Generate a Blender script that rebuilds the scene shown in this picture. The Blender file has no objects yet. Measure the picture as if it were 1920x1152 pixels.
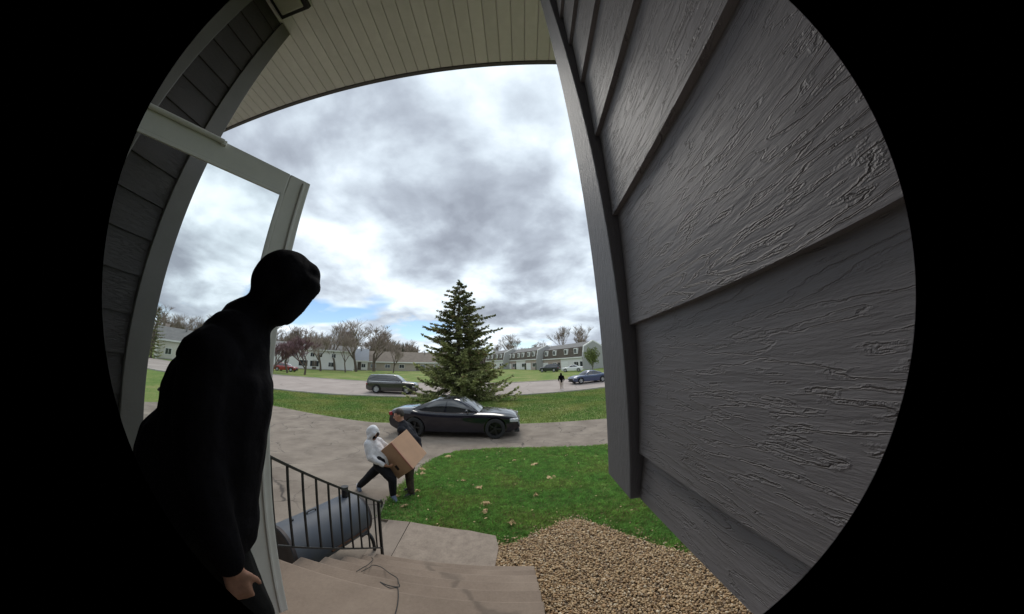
import bpy, bmesh, math, random
import numpy as np
from mathutils import Matrix, Vector, noise as mnoise

sc = bpy.context.scene
COL = sc.collection
R = math.radians
PI = math.pi
# ------------------------------------------------------------------ camera (wide fisheye door camera)
CAM_Z = 2.7
cd = bpy.data.cameras.new('camera')
cam = bpy.data.objects.new('camera', cd)
COL.objects.link(cam)
sc.camera = cam
PITCH, ROLL, YAW = .2596, .0271, -.0336
def _rot():
    c, s = math.cos(YAW), math.sin(YAW); Y = np.array([[c, s, 0], [-s, c, 0], [0, 0, 1]])
    c, s = math.cos(PITCH), math.sin(PITCH); P = np.array([[1, 0, 0], [0, c, -s], [0, s, c]])
    c, s = math.cos(ROLL), math.sin(ROLL); Q = np.array([[c, 0, s], [0, 1, 0], [-s, 0, c]])
    return Y @ P @ Q
_M = _rot(); _r, _u, _f = _M @ [1, 0, 0], _M @ [0, 0, 1], _M @ [0, 1, 0]
cam.matrix_world = Matrix([[_r[i], _u[i], -_f[i], (0, 0, CAM_Z)[i]] for i in range(3)] + [[0, 0, 0, 1]])
cd.type = 'PANO'
cd.panorama_type = 'FISHEYE_LENS_POLYNOMIAL'
cd.sensor_width = 36; cd.sensor_fit = 'HORIZONTAL'
cd.fisheye_polynomial_k0 = 0
cd.fisheye_polynomial_k1 = -1.08637644e-01
cd.fisheye_polynomial_k2 = 3.82865103e-04
cd.fisheye_polynomial_k3 = 1.28657459e-04
cd.fisheye_polynomial_k4 = -4.00719588e-06
cd.fisheye_fov = 2 * 1.268
cd.shift_x = 5 / 1920; cd.shift_y = -21 / 1152
cd.clip_start = .01; cd.clip_end = 4000

# ------------------------------------------------------------------ world, sun, exposure
SUN_EL, SUN_AZ = R(50), R(-8)          # behind the cloud, ahead of the house
w = bpy.data.worlds.new('World'); sc.world = w; w.use_nodes = True
wn = w.node_tree; wn.nodes.clear()
def N(t, typ, **kw):
    n = t.nodes.new(typ)
    for k, v in kw.items():
        if k.startswith('i_'):
            n.inputs[k[2:].replace('_', ' ')].default_value = v
        else: setattr(n, k, v)
    return n
def math_node(t, op, a, b=None, clamp=False):
    n = t.nodes.new('ShaderNodeMath'); n.operation = op; n.use_clamp = clamp
    for i, v in enumerate((a, b)):
        if v is None: continue
        if isinstance(v, (int, float)): n.inputs[i].default_value = v
        else: t.links.new(v, n.inputs[i])
    return n.outputs[0]
def ramp(t, src, stops, interp='LINEAR'):
    n = t.nodes.new('ShaderNodeValToRGB'); n.color_ramp.interpolation = interp
    e = n.color_ramp.elements
    while len(e) > 1: e.remove(e[-1])
    e[0].position = stops[0][0]; e[0].color = tuple(stops[0][1]) + (1,)
    for p, c in stops[1:]:
        k = e.new(p); k.color = tuple(c) + (1,)
    t.links.new(src, n.inputs[0]); return n.outputs[0]
sky = N(wn, 'ShaderNodeTexSky', sky_type='NISHITA', sun_disc=False, sun_elevation=SUN_EL, sun_rotation=SUN_AZ, air_density=1.0, dust_density=0.1, ozone_density=4.0)
tc = N(wn, 'ShaderNodeTexCoord')
sp = N(wn, 'ShaderNodeSeparateXYZ'); wn.links.new(tc.outputs['Generated'], sp.inputs[0])
zz = math_node(wn, 'ADD', math_node(wn, 'MAXIMUM', sp.outputs[2], 0.0), .30)
cb = N(wn, 'ShaderNodeCombineXYZ')
wn.links.new(math_node(wn, 'DIVIDE', sp.outputs[0], zz), cb.inputs[0])
wn.links.new(math_node(wn, 'DIVIDE', sp.outputs[1], zz), cb.inputs[1])
cb.inputs[2].default_value = 3.7
n1 = N(wn, 'ShaderNodeTexNoise', i_Scale=2.1, i_Detail=8.0, i_Roughness=.52, i_Distortion=.15)
n2 = N(wn, 'ShaderNodeTexNoise', i_Scale=.62, i_Detail=3.0, i_Roughness=.5, i_Distortion=.2)
n3 = N(wn, 'ShaderNodeTexNoise', i_Scale=.9, i_Detail=4.0, i_Roughness=.5, i_Distortion=.3)
for n in (n1, n2): wn.links.new(cb.outputs[0], n.inputs['Vector'])
off3 = N(wn, 'ShaderNodeVectorMath', operation='ADD'); off3.inputs[1].default_value = (11.3, 4.6, 0)
wn.links.new(cb.outputs[0], off3.inputs[0]); wn.links.new(off3.outputs[0], n3.inputs['Vector'])
mixv = math_node(wn, 'ADD', math_node(wn, 'MULTIPLY', n1.outputs[0], .68), math_node(wn, 'MULTIPLY', n2.outputs[0], .32))
cloudcol = ramp(wn, mixv, [(.36, (.26, .29, .345)), (.43, (.37, .415, .48)), (.49, (.53, .60, .67)), (.56, (.74, .82, .89)), (.65, (.93, .97, 1.0))])
hole = ramp(wn, n3.outputs[0], [(.335, (0, 0, 0)), (.385, (1, 1, 1))])
def gap(cx, cy, r0, r1):
    d = N(wn, 'ShaderNodeVectorMath', operation='DISTANCE'); wn.links.new(cb.outputs[0], d.inputs[0]); d.inputs[1].default_value = (cx, cy, 3.7)
    v = math_node(wn, 'ADD', d.outputs['Value'], math_node(wn, 'MULTIPLY', math_node(wn, 'SUBTRACT', n1.outputs[0], .5), 1.1))
    return ramp(wn, v, [(r0, (0, 0, 0)), (r1, (1, 1, 1))])
hole = math_node(wn, 'MINIMUM', hole, math_node(wn, 'MINIMUM', gap(-.86, 2.2, .13, .23), gap(-1.51, 1.18, .10, .18)))   # two small blue gaps in the cloud
bg1 = N(wn, 'ShaderNodeBackground', i_Strength=.1); wn.links.new(sky.outputs[0], bg1.inputs[0])
bg2 = N(wn, 'ShaderNodeBackground', i_Strength=1.1); wn.links.new(cloudcol, bg2.inputs[0])
mx = N(wn, 'ShaderNodeMixShader'); wn.links.new(hole, mx.inputs[0])
wn.links.new(bg1.outputs[0], mx.inputs[1]); wn.links.new(bg2.outputs[0], mx.inputs[2])
wo = N(wn, 'ShaderNodeOutputWorld'); wn.links.new(mx.outputs[0], wo.inputs[0])
sl = bpy.data.lights.new('sun', 'SUN'); sl.energy = 1.2; sl.angle = R(25); sl.color = (1, .95, .87)
so = bpy.data.objects.new('sun', sl); COL.objects.link(so)
_sd = Vector((math.cos(SUN_EL) * math.sin(SUN_AZ), math.cos(SUN_EL) * math.cos(SUN_AZ), math.sin(SUN_EL)))
so.rotation_euler = _sd.to_track_quat('Z', 'Y').to_euler()
so.location = (0, 30, 60)
sc.view_settings.view_transform = 'Standard'; sc.view_settings.look = 'None'
sc.view_settings.exposure = .35; sc.view_settings.gamma = 1
sc.view_settings.use_curve_mapping = False
sc.cycles.max_bounces = 8; sc.cycles.transparent_max_bounces = 12

# ------------------------------------------------------------------ helpers
class MB:
    """collects shapes, links them as ONE mesh object"""
    def __init__(s): s.v = []; s.f = []; s.m = []
    def add(s, v, f, m=0):
        o = len(s.v); s.v += [tuple(p) for p in v]; s.f += [tuple(i + o for i in q) for q in f]; s.m += [m] * len(f); return s
    def box(s, lo, hi, M=None, m=0):
        x0, y0, z0 = lo; x1, y1, z1 = hi
        v = [(x0, y0, z0), (x1, y0, z0), (x1, y1, z0), (x0, y1, z0), (x0, y0, z1), (x1, y0, z1), (x1, y1, z1), (x0, y1, z1)]
        if M is not None: v = [tuple(M @ Vector(p)) for p in v]
        return s.add(v, [(0, 3, 2, 1), (4, 5, 6, 7), (0, 1, 5, 4), (1, 2, 6, 5), (2, 3, 7, 6), (3, 0, 4, 7)], m)
    def bbox(s, lo, hi, b, M=None, m=0):
        """bevelled box"""
        bm = bmesh.new(); bmesh.ops.create_cube(bm, size=1)
        for p in bm.verts: p.co = Vector([(lo[i] + hi[i]) / 2 + p.co[i] * (hi[i] - lo[i]) for i in range(3)])
        bmesh.ops.bevel(bm, geom=bm.edges[:], offset=b, segments=2, affect='EDGES', profile=.6)
        bm.verts.index_update()
        v = [tuple(M @ p.co) if M is not None else tuple(p.co) for p in bm.verts]
        s.add(v, [[q.index for q in f.verts] for f in bm.faces], m); bm.free(); return s
    def tube(s, pts, rad, n=8, caps=True, m=0):
        pts = [Vector(p) for p in pts]
        if not isinstance(rad, (list, tuple)): rad = [rad] * len(pts)
        rings = []; v = []; f = []
        up = None
        for i, p in enumerate(pts):
            d = (pts[min(i + 1, len(pts) - 1)] - pts[max(i - 1, 0)])
            if d.length < 1e-9: d = Vector((0, 0, 1))
            d.normalize()
            if up is None:
                a = Vector((0, 0, 1)) if abs(d.z) < .9 else Vector((1, 0, 0))
                up = (a - d * a.dot(d)).normalized()
            else:
                up = up - d * up.dot(d)
                up = up.normalized() if up.length > 1e-6 else d.orthogonal().normalized()
            q = d.cross(up)
            for k in range(n):
                a = 2 * PI * k / n
                v.append(p + (up * math.cos(a) + q * math.sin(a)) * rad[i])
        for i in range(len(pts) - 1):
            for k in range(n):
                a = i * n + k; b = i * n + (k + 1) % n
                f.append((a, b, b + n, a + n))
        if caps:
            f.append(tuple(range(n))[::-1]); f.append(tuple((len(pts) - 1) * n + k for k in range(n)))
        return s.add(v, f, m)
    def lathe(s, prof, n=24, M=None, m=0):
        """prof: (r, h) revolved about local z"""
        v = []; f = []
        for r, h in prof:
            for k in range(n):
                a = 2 * PI * k / n; v.append(Vector((r * math.cos(a), r * math.sin(a), h)))
        for i in range(len(prof) - 1):
            for k in range(n):
                a = i * n + k; b = i * n + (k + 1) % n; f.append((a, b, b + n, a + n))
        if M is not None: v = [M @ p for p in v]
        return s.add(v, f, m)
    def prism(s, poly, h0, h1, M=None, m=0):
        """poly in local xy, extruded along z"""
        n = len(poly)
        v = [Vector((x, y, h0)) for x, y in poly] + [Vector((x, y, h1)) for x, y in poly]
        if M is not None: v = [M @ p for p in v]
        f = [tuple(range(n))[::-1], tuple(range(n, 2 * n))] + [(k, (k + 1) % n, n + (k + 1) % n, n + k) for k in range(n)]
        return s.add(v, f, m)
    def mesh(s, name, mats, smooth=None):
        me = bpy.data.meshes.new(name); me.from_pydata(s.v, [], s.f)
        if not isinstance(mats, (list, tuple)): mats = [mats]
        for m in mats: me.materials.append(m)
        if len(mats) > 1: me.polygons.foreach_set('material_index', s.m)
        me.validate(); me.update()
        if smooth is not None:
            me.shade_smooth(); me.set_sharp_from_angle(angle=R(smooth))
        return me
    def build(s, name, mats, parent=None, smooth=None):
        return link(name, s.mesh(name, mats, smooth), parent)
def link(name, me, parent=None):
    o = bpy.data.objects.new(name, me); COL.objects.link(o)
    if parent is not None: o.parent = parent
    return o
def tag(o, label=None, cat=None, group=None, kind=None):
    if label: o['label'] = label
    if cat: o['category'] = cat
    if group: o['group'] = group
    if kind: o['kind'] = kind
    return o
def thing(name, label, cat, loc=(0, 0, 0), rz=0, group=None):
    o = bpy.data.objects.new(name, None); COL.objects.link(o); o.location = loc; o.rotation_euler = (0, 0, rz)
    o.empty_display_size = .2
    return tag(o, label, cat, group)
def copy_tree(o, parent=None):
    c = o.copy(); COL.objects.link(c)
    if parent is not None: c.parent = parent
    for ch in [k for k in bpy.data.objects if k.parent is o]: copy_tree(ch, c)
    return c
def np_mesh(name, V, F, mats, col=None, smooth=False, midx=None):
    """V (n,3), F (m,k) numpy; col per vertex (n,3) goes to attribute 'tint'"""
    me = bpy.data.meshes.new(name)
    V = np.asarray(V, np.float32); F = np.asarray(F, np.int32); k = F.shape[1]
    me.vertices.add(len(V)); me.vertices.foreach_set('co', V.ravel())
    me.loops.add(F.size); me.loops.foreach_set('vertex_index', F.ravel())
    me.polygons.add(len(F)); me.polygons.foreach_set('loop_start', np.arange(0, F.size, k, dtype=np.int32))
    if not isinstance(mats, (list, tuple)): mats = [mats]
    for m in mats: me.materials.append(m)
    if midx is not None: me.polygons.foreach_set('material_index', np.asarray(midx, np.int32))
    if smooth: me.polygons.foreach_set('use_smooth', np.ones(len(F), bool))
    me.update(calc_edges=True)
    if col is not None:
        a = me.attributes.new('tint', 'FLOAT_COLOR', 'POINT')
        c = np.ones((len(V), 4), np.float32); c[:, :3] = col; a.data.foreach_set('color', c.ravel())
    return me
def smooth01(a, b, t):
    t = min(max((t - a) / (b - a), 0), 1); return t * t * (3 - 2 * t)
def hz(x, y):
    """height of the ground"""
    d = math.hypot(x, y)
    z = .25 * (1 - smooth01(3.6, 8, y))
    z += .044 * min(max(d - 26, 0), 10) + .0155 * min(max(d - 36, 0), 80) + .02 * min(max(d - 116, 0), 500)
    return z
def inpoly(P, poly):
    x, y = P[:, 0], P[:, 1]; c = np.zeros(len(P), bool); n = len(poly)
    for i in range(n):
        x0, y0 = poly[i]; x1, y1 = poly[i - 1]
        if y0 == y1: continue
        m = ((y0 > y) != (y1 > y)) & (x < (x1 - x0) * (y - y0) / (y1 - y0) + x0); c ^= m
    return c
def sheet(name, poly, off, mat, step=.5, skirt=0):
    """a sheet on the ground bounded by a polygon"""
    bm = bmesh.new()
    vs = [bm.verts.new((x, y, 0)) for x, y in poly]
    bm.faces.new(vs)
    xs = [p[0] for p in poly]; ys = [p[1] for p in poly]
    for ax, lo, hi in ((0, min(xs), max(xs)), (1, min(ys), max(ys))):
        t = lo + step
        while t < hi:
            co = Vector((0, 0, 0)); co[ax] = t; no = Vector((0, 0, 0)); no[ax] = 1
            bmesh.ops.bisect_plane(bm, geom=bm.verts[:] + bm.edges[:] + bm.faces[:], plane_co=co, plane_no=no)
            t += step
    bmesh.ops.recalc_face_normals(bm, faces=bm.faces[:])
    if sum(f.normal.z for f in bm.faces) < 0: bmesh.ops.reverse_faces(bm, faces=bm.faces[:])
    for v in bm.verts: v.co.z = hz(v.co.x, v.co.y) + off
    if skirt:
        be = [e for e in bm.edges if e.is_boundary]
        r = bmesh.ops.extrude_edge_only(bm, edges=be)
        for v in r['geom']:
            if isinstance(v, bmesh.types.BMVert): v.co.z -= skirt
    me = bpy.data.meshes.new(name); bm.to_mesh(me); bm.free(); me.materials.append(mat)
    return link(name, me)

# ------------------------------------------------------------------ materials
def mat(name, col, rough=.7, spec=.5, metal=0, var=0, vscale=6, col2=None, bump=0, bscale=40, bdist=.01, stretch=(1, 1, 1), coat=0, tint=False, detail=6, objrand=0, coords='Object'):
    m = bpy.data.materials.new(name); m.use_nodes = True; t = m.node_tree
    p = t.nodes['Principled BSDF']
    p.inputs['Roughness'].default_value = rough; p.inputs['Metallic'].default_value = metal
    p.inputs['Specular IOR Level'].default_value = spec; p.inputs['Coat Weight'].default_value = coat
    p.inputs['Base Color'].default_value = tuple(col) + (1,)
    co = t.nodes.new('ShaderNodeTexCoord'); mp = t.nodes.new('ShaderNodeMapping'); mp.inputs['Scale'].default_value = stretch
    t.links.new(co.outputs[coords], mp.inputs[0])
    vec = mp.outputs[0]
    out = None
    if var or col2:
        n = N(t, 'ShaderNodeTexNoise', i_Scale=vscale, i_Detail=detail, i_Roughness=.6); t.links.new(vec, n.inputs['Vector'])
        c2 = col2 or tuple(c * (1 - var) for c in col); c1 = col if col2 else tuple(min(c * (1 + var), 1) for c in col)
        out = ramp(t, n.outputs[0], [(.32, c2), (.68, c1)])
    if tint:
        a = N(t, 'ShaderNodeAttribute', attribute_name='tint')
        if out is None: out = a.outputs[0]
        else:
            mm = N(t, 'ShaderNodeMix', data_type='RGBA', blend_type='MULTIPLY'); mm.inputs[0].default_value = 1
            t.links.new(out, mm.inputs[6]); t.links.new(a.outputs[0], mm.inputs[7]); out = mm.outputs[2]
    if objrand:
        oi = t.nodes.new('ShaderNodeObjectInfo')
        hs = t.nodes.new('ShaderNodeHueSaturation'); hs.inputs['Color'].default_value = tuple(col) + (1,)
        if out is not None: t.links.new(out, hs.inputs['Color'])
        v = math_node(t, 'ADD', math_node(t, 'MULTIPLY', oi.outputs['Random'], objrand), 1 - objrand / 2)
        t.links.new(v, hs.inputs['Value']); out = hs.outputs[0]
    if out is not None: t.links.new(out, p.inputs['Base Color'])
    if bump:
        n = N(t, 'ShaderNodeTexNoise', i_Scale=bscale, i_Detail=5.0, i_Roughness=.6); t.links.new(vec, n.inputs['Vector'])
        b = N(t, 'ShaderNodeBump', i_Strength=bump, i_Distance=bdist); t.links.new(n.outputs[0], b.inputs['Height'])
        t.links.new(b.outputs[0], p.inputs['Normal'])
    return m
def woodgrain_mat(name, col, coord_scale, lines=9, rough=.53, strength=.8, dist=.0022):
    """embossed wood grain board: contour lines of stretched noise"""
    m = bpy.data.materials.new(name); m.use_nodes = True; t = m.node_tree; p = t.nodes['Principled BSDF']
    p.inputs['Roughness'].default_value = rough; p.inputs['Specular IOR Level'].default_value = .36
    co = t.nodes.new('ShaderNodeTexCoord'); oi = t.nodes.new('ShaderNodeObjectInfo')
    ad = N(t, 'ShaderNodeVectorMath', operation='ADD'); t.links.new(co.outputs['Object'], ad.inputs[0])
    cx = t.nodes.new('ShaderNodeCombineXYZ')
    t.links.new(math_node(t, 'MULTIPLY', oi.outputs['Random'], 37.0), cx.inputs[0])
    t.links.new(math_node(t, 'MULTIPLY', oi.outputs['Random'], 13.0), cx.inputs[1])
    t.links.new(cx.outputs[0], ad.inputs[1])
    mp = t.nodes.new('ShaderNodeMapping'); mp.inputs['Scale'].default_value = coord_scale; t.links.new(ad.outputs[0], mp.inputs[0])
    n = N(t, 'ShaderNodeTexNoise', i_Scale=1.0, i_Detail=5.0, i_Roughness=.52, i_Distortion=.0); t.links.new(mp.outputs[0], n.inputs['Vector'])
    jn = N(t, 'ShaderNodeTexNoise', i_Scale=260.0, i_Detail=3.0, i_Roughness=.6); t.links.new(ad.outputs[0], jn.inputs['Vector'])   # ragged edges
    s = math_node(t, 'ADD', math_node(t, 'MULTIPLY', n.outputs[0], lines * 2.0), math_node(t, 'MULTIPLY', jn.outputs[0], .32))
    pp = math_node(t, 'PINGPONG', s, .5)
    line = ramp(t, pp, [(.0, (0, 0, 0)), (.12, (1, 1, 1)), (.24, (.7, .7, .7)), (.5, (.75, .75, .75))])
    mp2 = t.nodes.new('ShaderNodeMapping'); mp2.inputs['Scale'].default_value = tuple(c * 4.5 for c in coord_scale); t.links.new(ad.outputs[0], mp2.inputs[0])
    n2 = N(t, 'ShaderNodeTexNoise', i_Scale=1.0, i_Detail=6.0, i_Roughness=.65); t.links.new(mp2.outputs[0], n2.inputs['Vector'])
    n3 = N(t, 'ShaderNodeTexNoise', i_Scale=5.0, i_Detail=2.0); t.links.new(ad.outputs[0], n3.inputs['Vector'])
    mask = ramp(t, n3.outputs[0], [(.38, (.25, .25, .25)), (.6, (1, 1, 1))])
    h = math_node(t, 'ADD', math_node(t, 'MULTIPLY', line, mask), math_node(t, 'MULTIPLY', n2.outputs[0], 1.0))
    b = N(t, 'ShaderNodeBump', i_Strength=strength, i_Distance=dist); t.links.new(h, b.inputs['Height']); t.links.new(b.outputs[0], p.inputs['Normal'])
    n4 = N(t, 'ShaderNodeTexNoise', i_Scale=3.0, i_Detail=5.0); t.links.new(ad.outputs[0], n4.inputs['Vector'])
    c = ramp(t, n4.outputs[0], [(.3, tuple(k * .85 for k in col)), (.7, tuple(k * 1.12 for k in col))])
    t.links.new(c, p.inputs['Base Color'])
    return m
def glass_mat(name, tintc=(.95, 1, .98), refl=1.0, dark=0):
    m = bpy.data.materials.new(name); m.use_nodes = True; t = m.node_tree; t.nodes.clear()
    tr = N(t, 'ShaderNodeBsdfTransparent'); tr.inputs[0].default_value = tuple(tintc) + (1,)
    gl = N(t, 'ShaderNodeBsdfGlossy', i_Roughness=.02)
    fr = N(t, 'ShaderNodeFresnel', i_IOR=1.4)
    mxx = N(t, 'ShaderNodeMixShader'); t.links.new(math_node(t, 'MULTIPLY', fr.outputs[0], refl), mxx.inputs[0])
    t.links.new(tr.outputs[0], mxx.inputs[1]); t.links.new(gl.outputs[0], mxx.inputs[2])
    o = N(t, 'ShaderNodeOutputMaterial'); t.links.new(mxx.outputs[0], o.inputs[0]); return m

def lawn_mat():
    m = bpy.data.materials.new('lawn'); m.use_nodes = True; t = m.node_tree; p = t.nodes['Principled BSDF']
    p.inputs['Roughness'].default_value = .9; p.inputs['Specular IOR Level'].default_value = .15
    co = t.nodes.new('ShaderNodeTexCoord')
    a = N(t, 'ShaderNodeTexNoise', i_Scale=.35, i_Detail=6.0, i_Roughness=.6); b = N(t, 'ShaderNodeTexNoise', i_Scale=5.0, i_Detail=6.0, i_Roughness=.7)
    c = N(t, 'ShaderNodeTexNoise', i_Scale=38.0, i_Detail=4.0, i_Roughness=.7)
    for n in (a, b, c): t.links.new(co.outputs['Object'], n.inputs['Vector'])
    v = math_node(t, 'ADD', math_node(t, 'MULTIPLY', a.outputs[0], .45), math_node(t, 'ADD', math_node(t, 'MULTIPLY', b.outputs[0], .35), math_node(t, 'MULTIPLY', c.outputs[0], .2)))
    col = ramp(t, v, [(.36, (.075, .13, .03)), (.46, (.13, .20, .045)), (.53, (.20, .23, .07)), (.60, (.30, .27, .12))])
    t.links.new(col, p.inputs['Base Color'])
    bp = N(t, 'ShaderNodeBump', i_Strength=.7, i_Distance=.05); t.links.new(c.outputs[0], bp.inputs['Height']); t.links.new(bp.outputs[0], p.inputs['Normal'])
    return m
def paving_mat(name, c0, c1, crack=0, cscale=.55, grit=0, patch=1.2):
    m = bpy.data.materials.new(name); m.use_nodes = True; t = m.node_tree; p = t.nodes['Principled BSDF']
    p.inputs['Roughness'].default_value = .88; p.inputs['Specular IOR Level'].default_value = .3
    co = t.nodes.new('ShaderNodeTexCoord')
    a = N(t, 'ShaderNodeTexNoise', i_Scale=patch, i_Detail=8.0, i_Roughness=.62); b = N(t, 'ShaderNodeTexNoise', i_Scale=55.0, i_Detail=4.0, i_Roughness=.7)
    for n in (a, b): t.links.new(co.outputs['Object'], n.inputs['Vector'])
    v = math_node(t, 'ADD', math_node(t, 'MULTIPLY', a.outputs[0], .72), math_node(t, 'MULTIPLY', b.outputs[0], .28 + grit))
    col = ramp(t, v, [(.34, c0), (.66 + grit * .5, c1)])
    if crack:
        ds = N(t, 'ShaderNodeTexNoise', i_Scale=1.4, i_Detail=5.0); t.links.new(co.outputs['Object'], ds.inputs['Vector'])
        sc_ = N(t, 'ShaderNodeVectorMath', operation='MULTIPLY_ADD'); t.links.new(ds.outputs['Color'], sc_.inputs[0]); sc_.inputs[1].default_value = (.9, .9, 0); t.links.new(co.outputs['Object'], sc_.inputs[2])
        vo = N(t, 'ShaderNodeTexVoronoi', feature='DISTANCE_TO_EDGE', i_Scale=cscale); t.links.new(sc_.outputs[0], vo.inputs['Vector'])
        ms = N(t, 'ShaderNodeTexNoise', i_Scale=.5, i_Detail=2.0); t.links.new(co.outputs['Object'], ms.inputs['Vector'])
        ln = ramp(t, vo.outputs['Distance'], [(.004, (1, 1, 1)), (.016, (0, 0, 0))])
        k = math_node(t, 'MULTIPLY', math_node(t, 'MULTIPLY', ln, ramp(t, ms.outputs[0], [(.42, (0, 0, 0)), (.58, (1, 1, 1))])), crack)
        mm = N(t, 'ShaderNodeMix', data_type='RGBA'); t.links.new(k, mm.inputs[0]); t.links.new(col, mm.inputs[6]); mm.inputs[7].default_value = (.035, .03, .028, 1); col = mm.outputs[2]
    t.links.new(col, p.inputs['Base Color'])
    bp = N(t, 'ShaderNodeBump', i_Strength=.35, i_Distance=.006); t.links.new(b.outputs[0], bp.inputs['Height']); t.links.new(bp.outputs[0], p.inputs['Normal'])
    return m

M = {}
M['lawn'] = lawn_mat()
M['drive'] = paving_mat('worn asphalt drive', (.148, .118, .094), (.29, .243, .197), crack=.8, cscale=.8)
M['street'] = paving_mat('street asphalt', (.28, .235, .21), (.41, .35, .315), crack=.3, cscale=.2, patch=.4)
M['concrete'] = paving_mat('brown concrete', (.185, .138, .105), (.295, .228, .176), patch=1.6, crack=.35, cscale=.35)
M['walk'] = paving_mat('walk concrete', (.195, .155, .125), (.31, .255, .207), patch=2.5, crack=.4, cscale=.5)
M['aggregate'] = paving_mat('pebbly concrete', (.175, .138, .11), (.33, .268, .215), patch=9, grit=.2)
M['curb'] = paving_mat('kerb concrete', (.30, .27, .24), (.46, .42, .38))
M['siding'] = woodgrain_mat('charcoal wood grain siding', (.255, .234, .238), (6.0, 3.0, 22.0), lines=7, strength=.85, dist=.0022)
M['trim'] = mat('charcoal trim board', (.215, .203, .212), rough=.6, var=.08, bump=.5, bscale=140, bdist=.003, stretch=(1, 1, .35))
M['left_siding'] = woodgrain_mat('grey vignetted siding', (.055, .047, .047), (6.0, 1.9, 24.0), lines=8)  # base colour darkened to stand in for lens vignetting on the left
M['left_trim'] = mat('grey corner trim', (.135, .125, .118), rough=.55, var=.08, bump=.3, bscale=90, bdist=.003)  # trim tone lowered too, the lens's edge falloff put into its colour
M['soffit'] = mat('beige vinyl soffit', (.90, .875, .89), rough=.5, var=.10, vscale=3.0, objrand=.12)
M['fascia'] = mat('dark fascia', (.12, .11, .12), rough=.5)
M['house_wall'] = mat('house wall', (.10, .097, .10), rough=.6, var=.1)
M['foundation'] = mat('foundation block', (.32, .30, .28), rough=.9, var=.2, vscale=4)
M['white_metal'] = mat('white enamel metal', (.66, .65, .62), rough=.35, var=.05, vscale=9)
M['black_iron'] = mat('black painted iron', (.012, .011, .012), rough=.5, bump=.2, bscale=60, bdist=.002)
M['door_glass'] = glass_mat('door glass', (.95, .965, .96), refl=.3)
M['black_cloth'] = mat('black cotton fleece', (.0045, .004, .0055), rough=.95, spec=.06, var=.25, vscale=9, bump=.5, bscale=26, bdist=.012)
M['black_cloth2'] = mat('black trouser cloth', (.006, .006, .0065), rough=.9, spec=.1, var=.2, bump=.4, bscale=30, bdist=.01)
M['skin'] = mat('skin', (.42, .22, .15), rough=.55, var=.12, vscale=25, bump=.25, bscale=90, bdist=.002)
M['skin_dark'] = mat('reddened skin', (.25, .125, .085), rough=.6, var=.2, vscale=30, bump=.3, bscale=90, bdist=.002)
M['white_cloth'] = mat('white hoodie fleece', (.66, .655, .67), rough=.9, spec=.2, var=.10, vscale=9, bump=.6, bscale=16, bdist=.02)
M['dark_cloth'] = mat('near black trousers', (.014, .014, .017), rough=.9, spec=.2, var=.2, bump=.5, bscale=16, bdist=.02)
M['brown_cloth'] = mat('mottled brown trousers', (.085, .062, .043), rough=.9, spec=.2, col2=(.025, .02, .016), vscale=12, bump=.4, bscale=18, bdist=.02)
M['navy_cloth'] = mat('dark jacket cloth', (.02, .02, .026), rough=.85, spec=.2, var=.2, bump=.4, bscale=18, bdist=.02)
M['tan_cloth'] = mat('light trousers', (.50, .42, .37), rough=.9, var=.1)
M['shoe_blue'] = mat('blue grey trainers', (.10, .13, .19), rough=.7, var=.2)
M['shoe_dark'] = mat('dark shoes', (.02, .019, .018), rough=.6, var=.2)
M['shoe_white'] = mat('pale sock', (.72, .72, .74), rough=.8)
M['hair'] = mat('dark brown hair', (.028, .018, .012), rough=.6, bump=.6, bscale=70, bdist=.01)
M['eye'] = mat('eye', (.03, .02, .02), rough=.1)
M['box'] = mat('cardboard', (.44, .265, .165), rough=.8, var=.07, vscale=5, bump=.1, bscale=30, bdist=.003)
M['box_tape'] = mat('brown box edge tape', (.40, .16, .11), rough=.4)
M['barrel'] = mat('blue grey barrel steel', (.06, .074, .102), rough=.6, metal=.0, col2=(.09, .096, .107), vscale=4, bump=.1, bscale=8, bdist=.01)
M['barrel_end'] = mat('dark sooty barrel end', (.028, .018, .018), rough=.6, var=.4, vscale=8)
M['rust'] = mat('rusty iron', (.16, .07, .035), rough=.9, col2=(.05, .03, .022), vscale=14)
M['rubber'] = mat('black rubber', (.012, .012, .012), rough=.8)
M['cord'] = mat('dark cord', (.018, .017, .016), rough=.6)
M['soil'] = mat('gravel soil', (.12, .085, .055), rough=.95, var=.35, vscale=40)
M['pebble'] = mat('tan river gravel', (1, 1, 1), rough=.75, tint=True, var=.12, vscale=60)
M['blade'] = mat('grass blade', (1, 1, 1), rough=.6, spec=.25, tint=True)
def _translucent(m, k):
    t = m.node_tree; p = t.nodes['Principled BSDF']; o = [n for n in t.nodes if n.type == 'OUTPUT_MATERIAL'][0]
    tr = N(t, 'ShaderNodeBsdfTranslucent'); t.links.new(p.inputs['Base Color'].links[0].from_socket, tr.inputs[0])
    mm = N(t, 'ShaderNodeMixShader'); mm.inputs[0].default_value = k
    t.links.new(p.outputs[0], mm.inputs[1]); t.links.new(tr.outputs[0], mm.inputs[2]); t.links.new(mm.outputs[0], o.inputs[0])
_translucent(M['blade'], .4)
M['leaf_litter'] = mat('dry tan leaf', (.52, .37, .19), rough=.8, var=.25, vscale=20)

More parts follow.
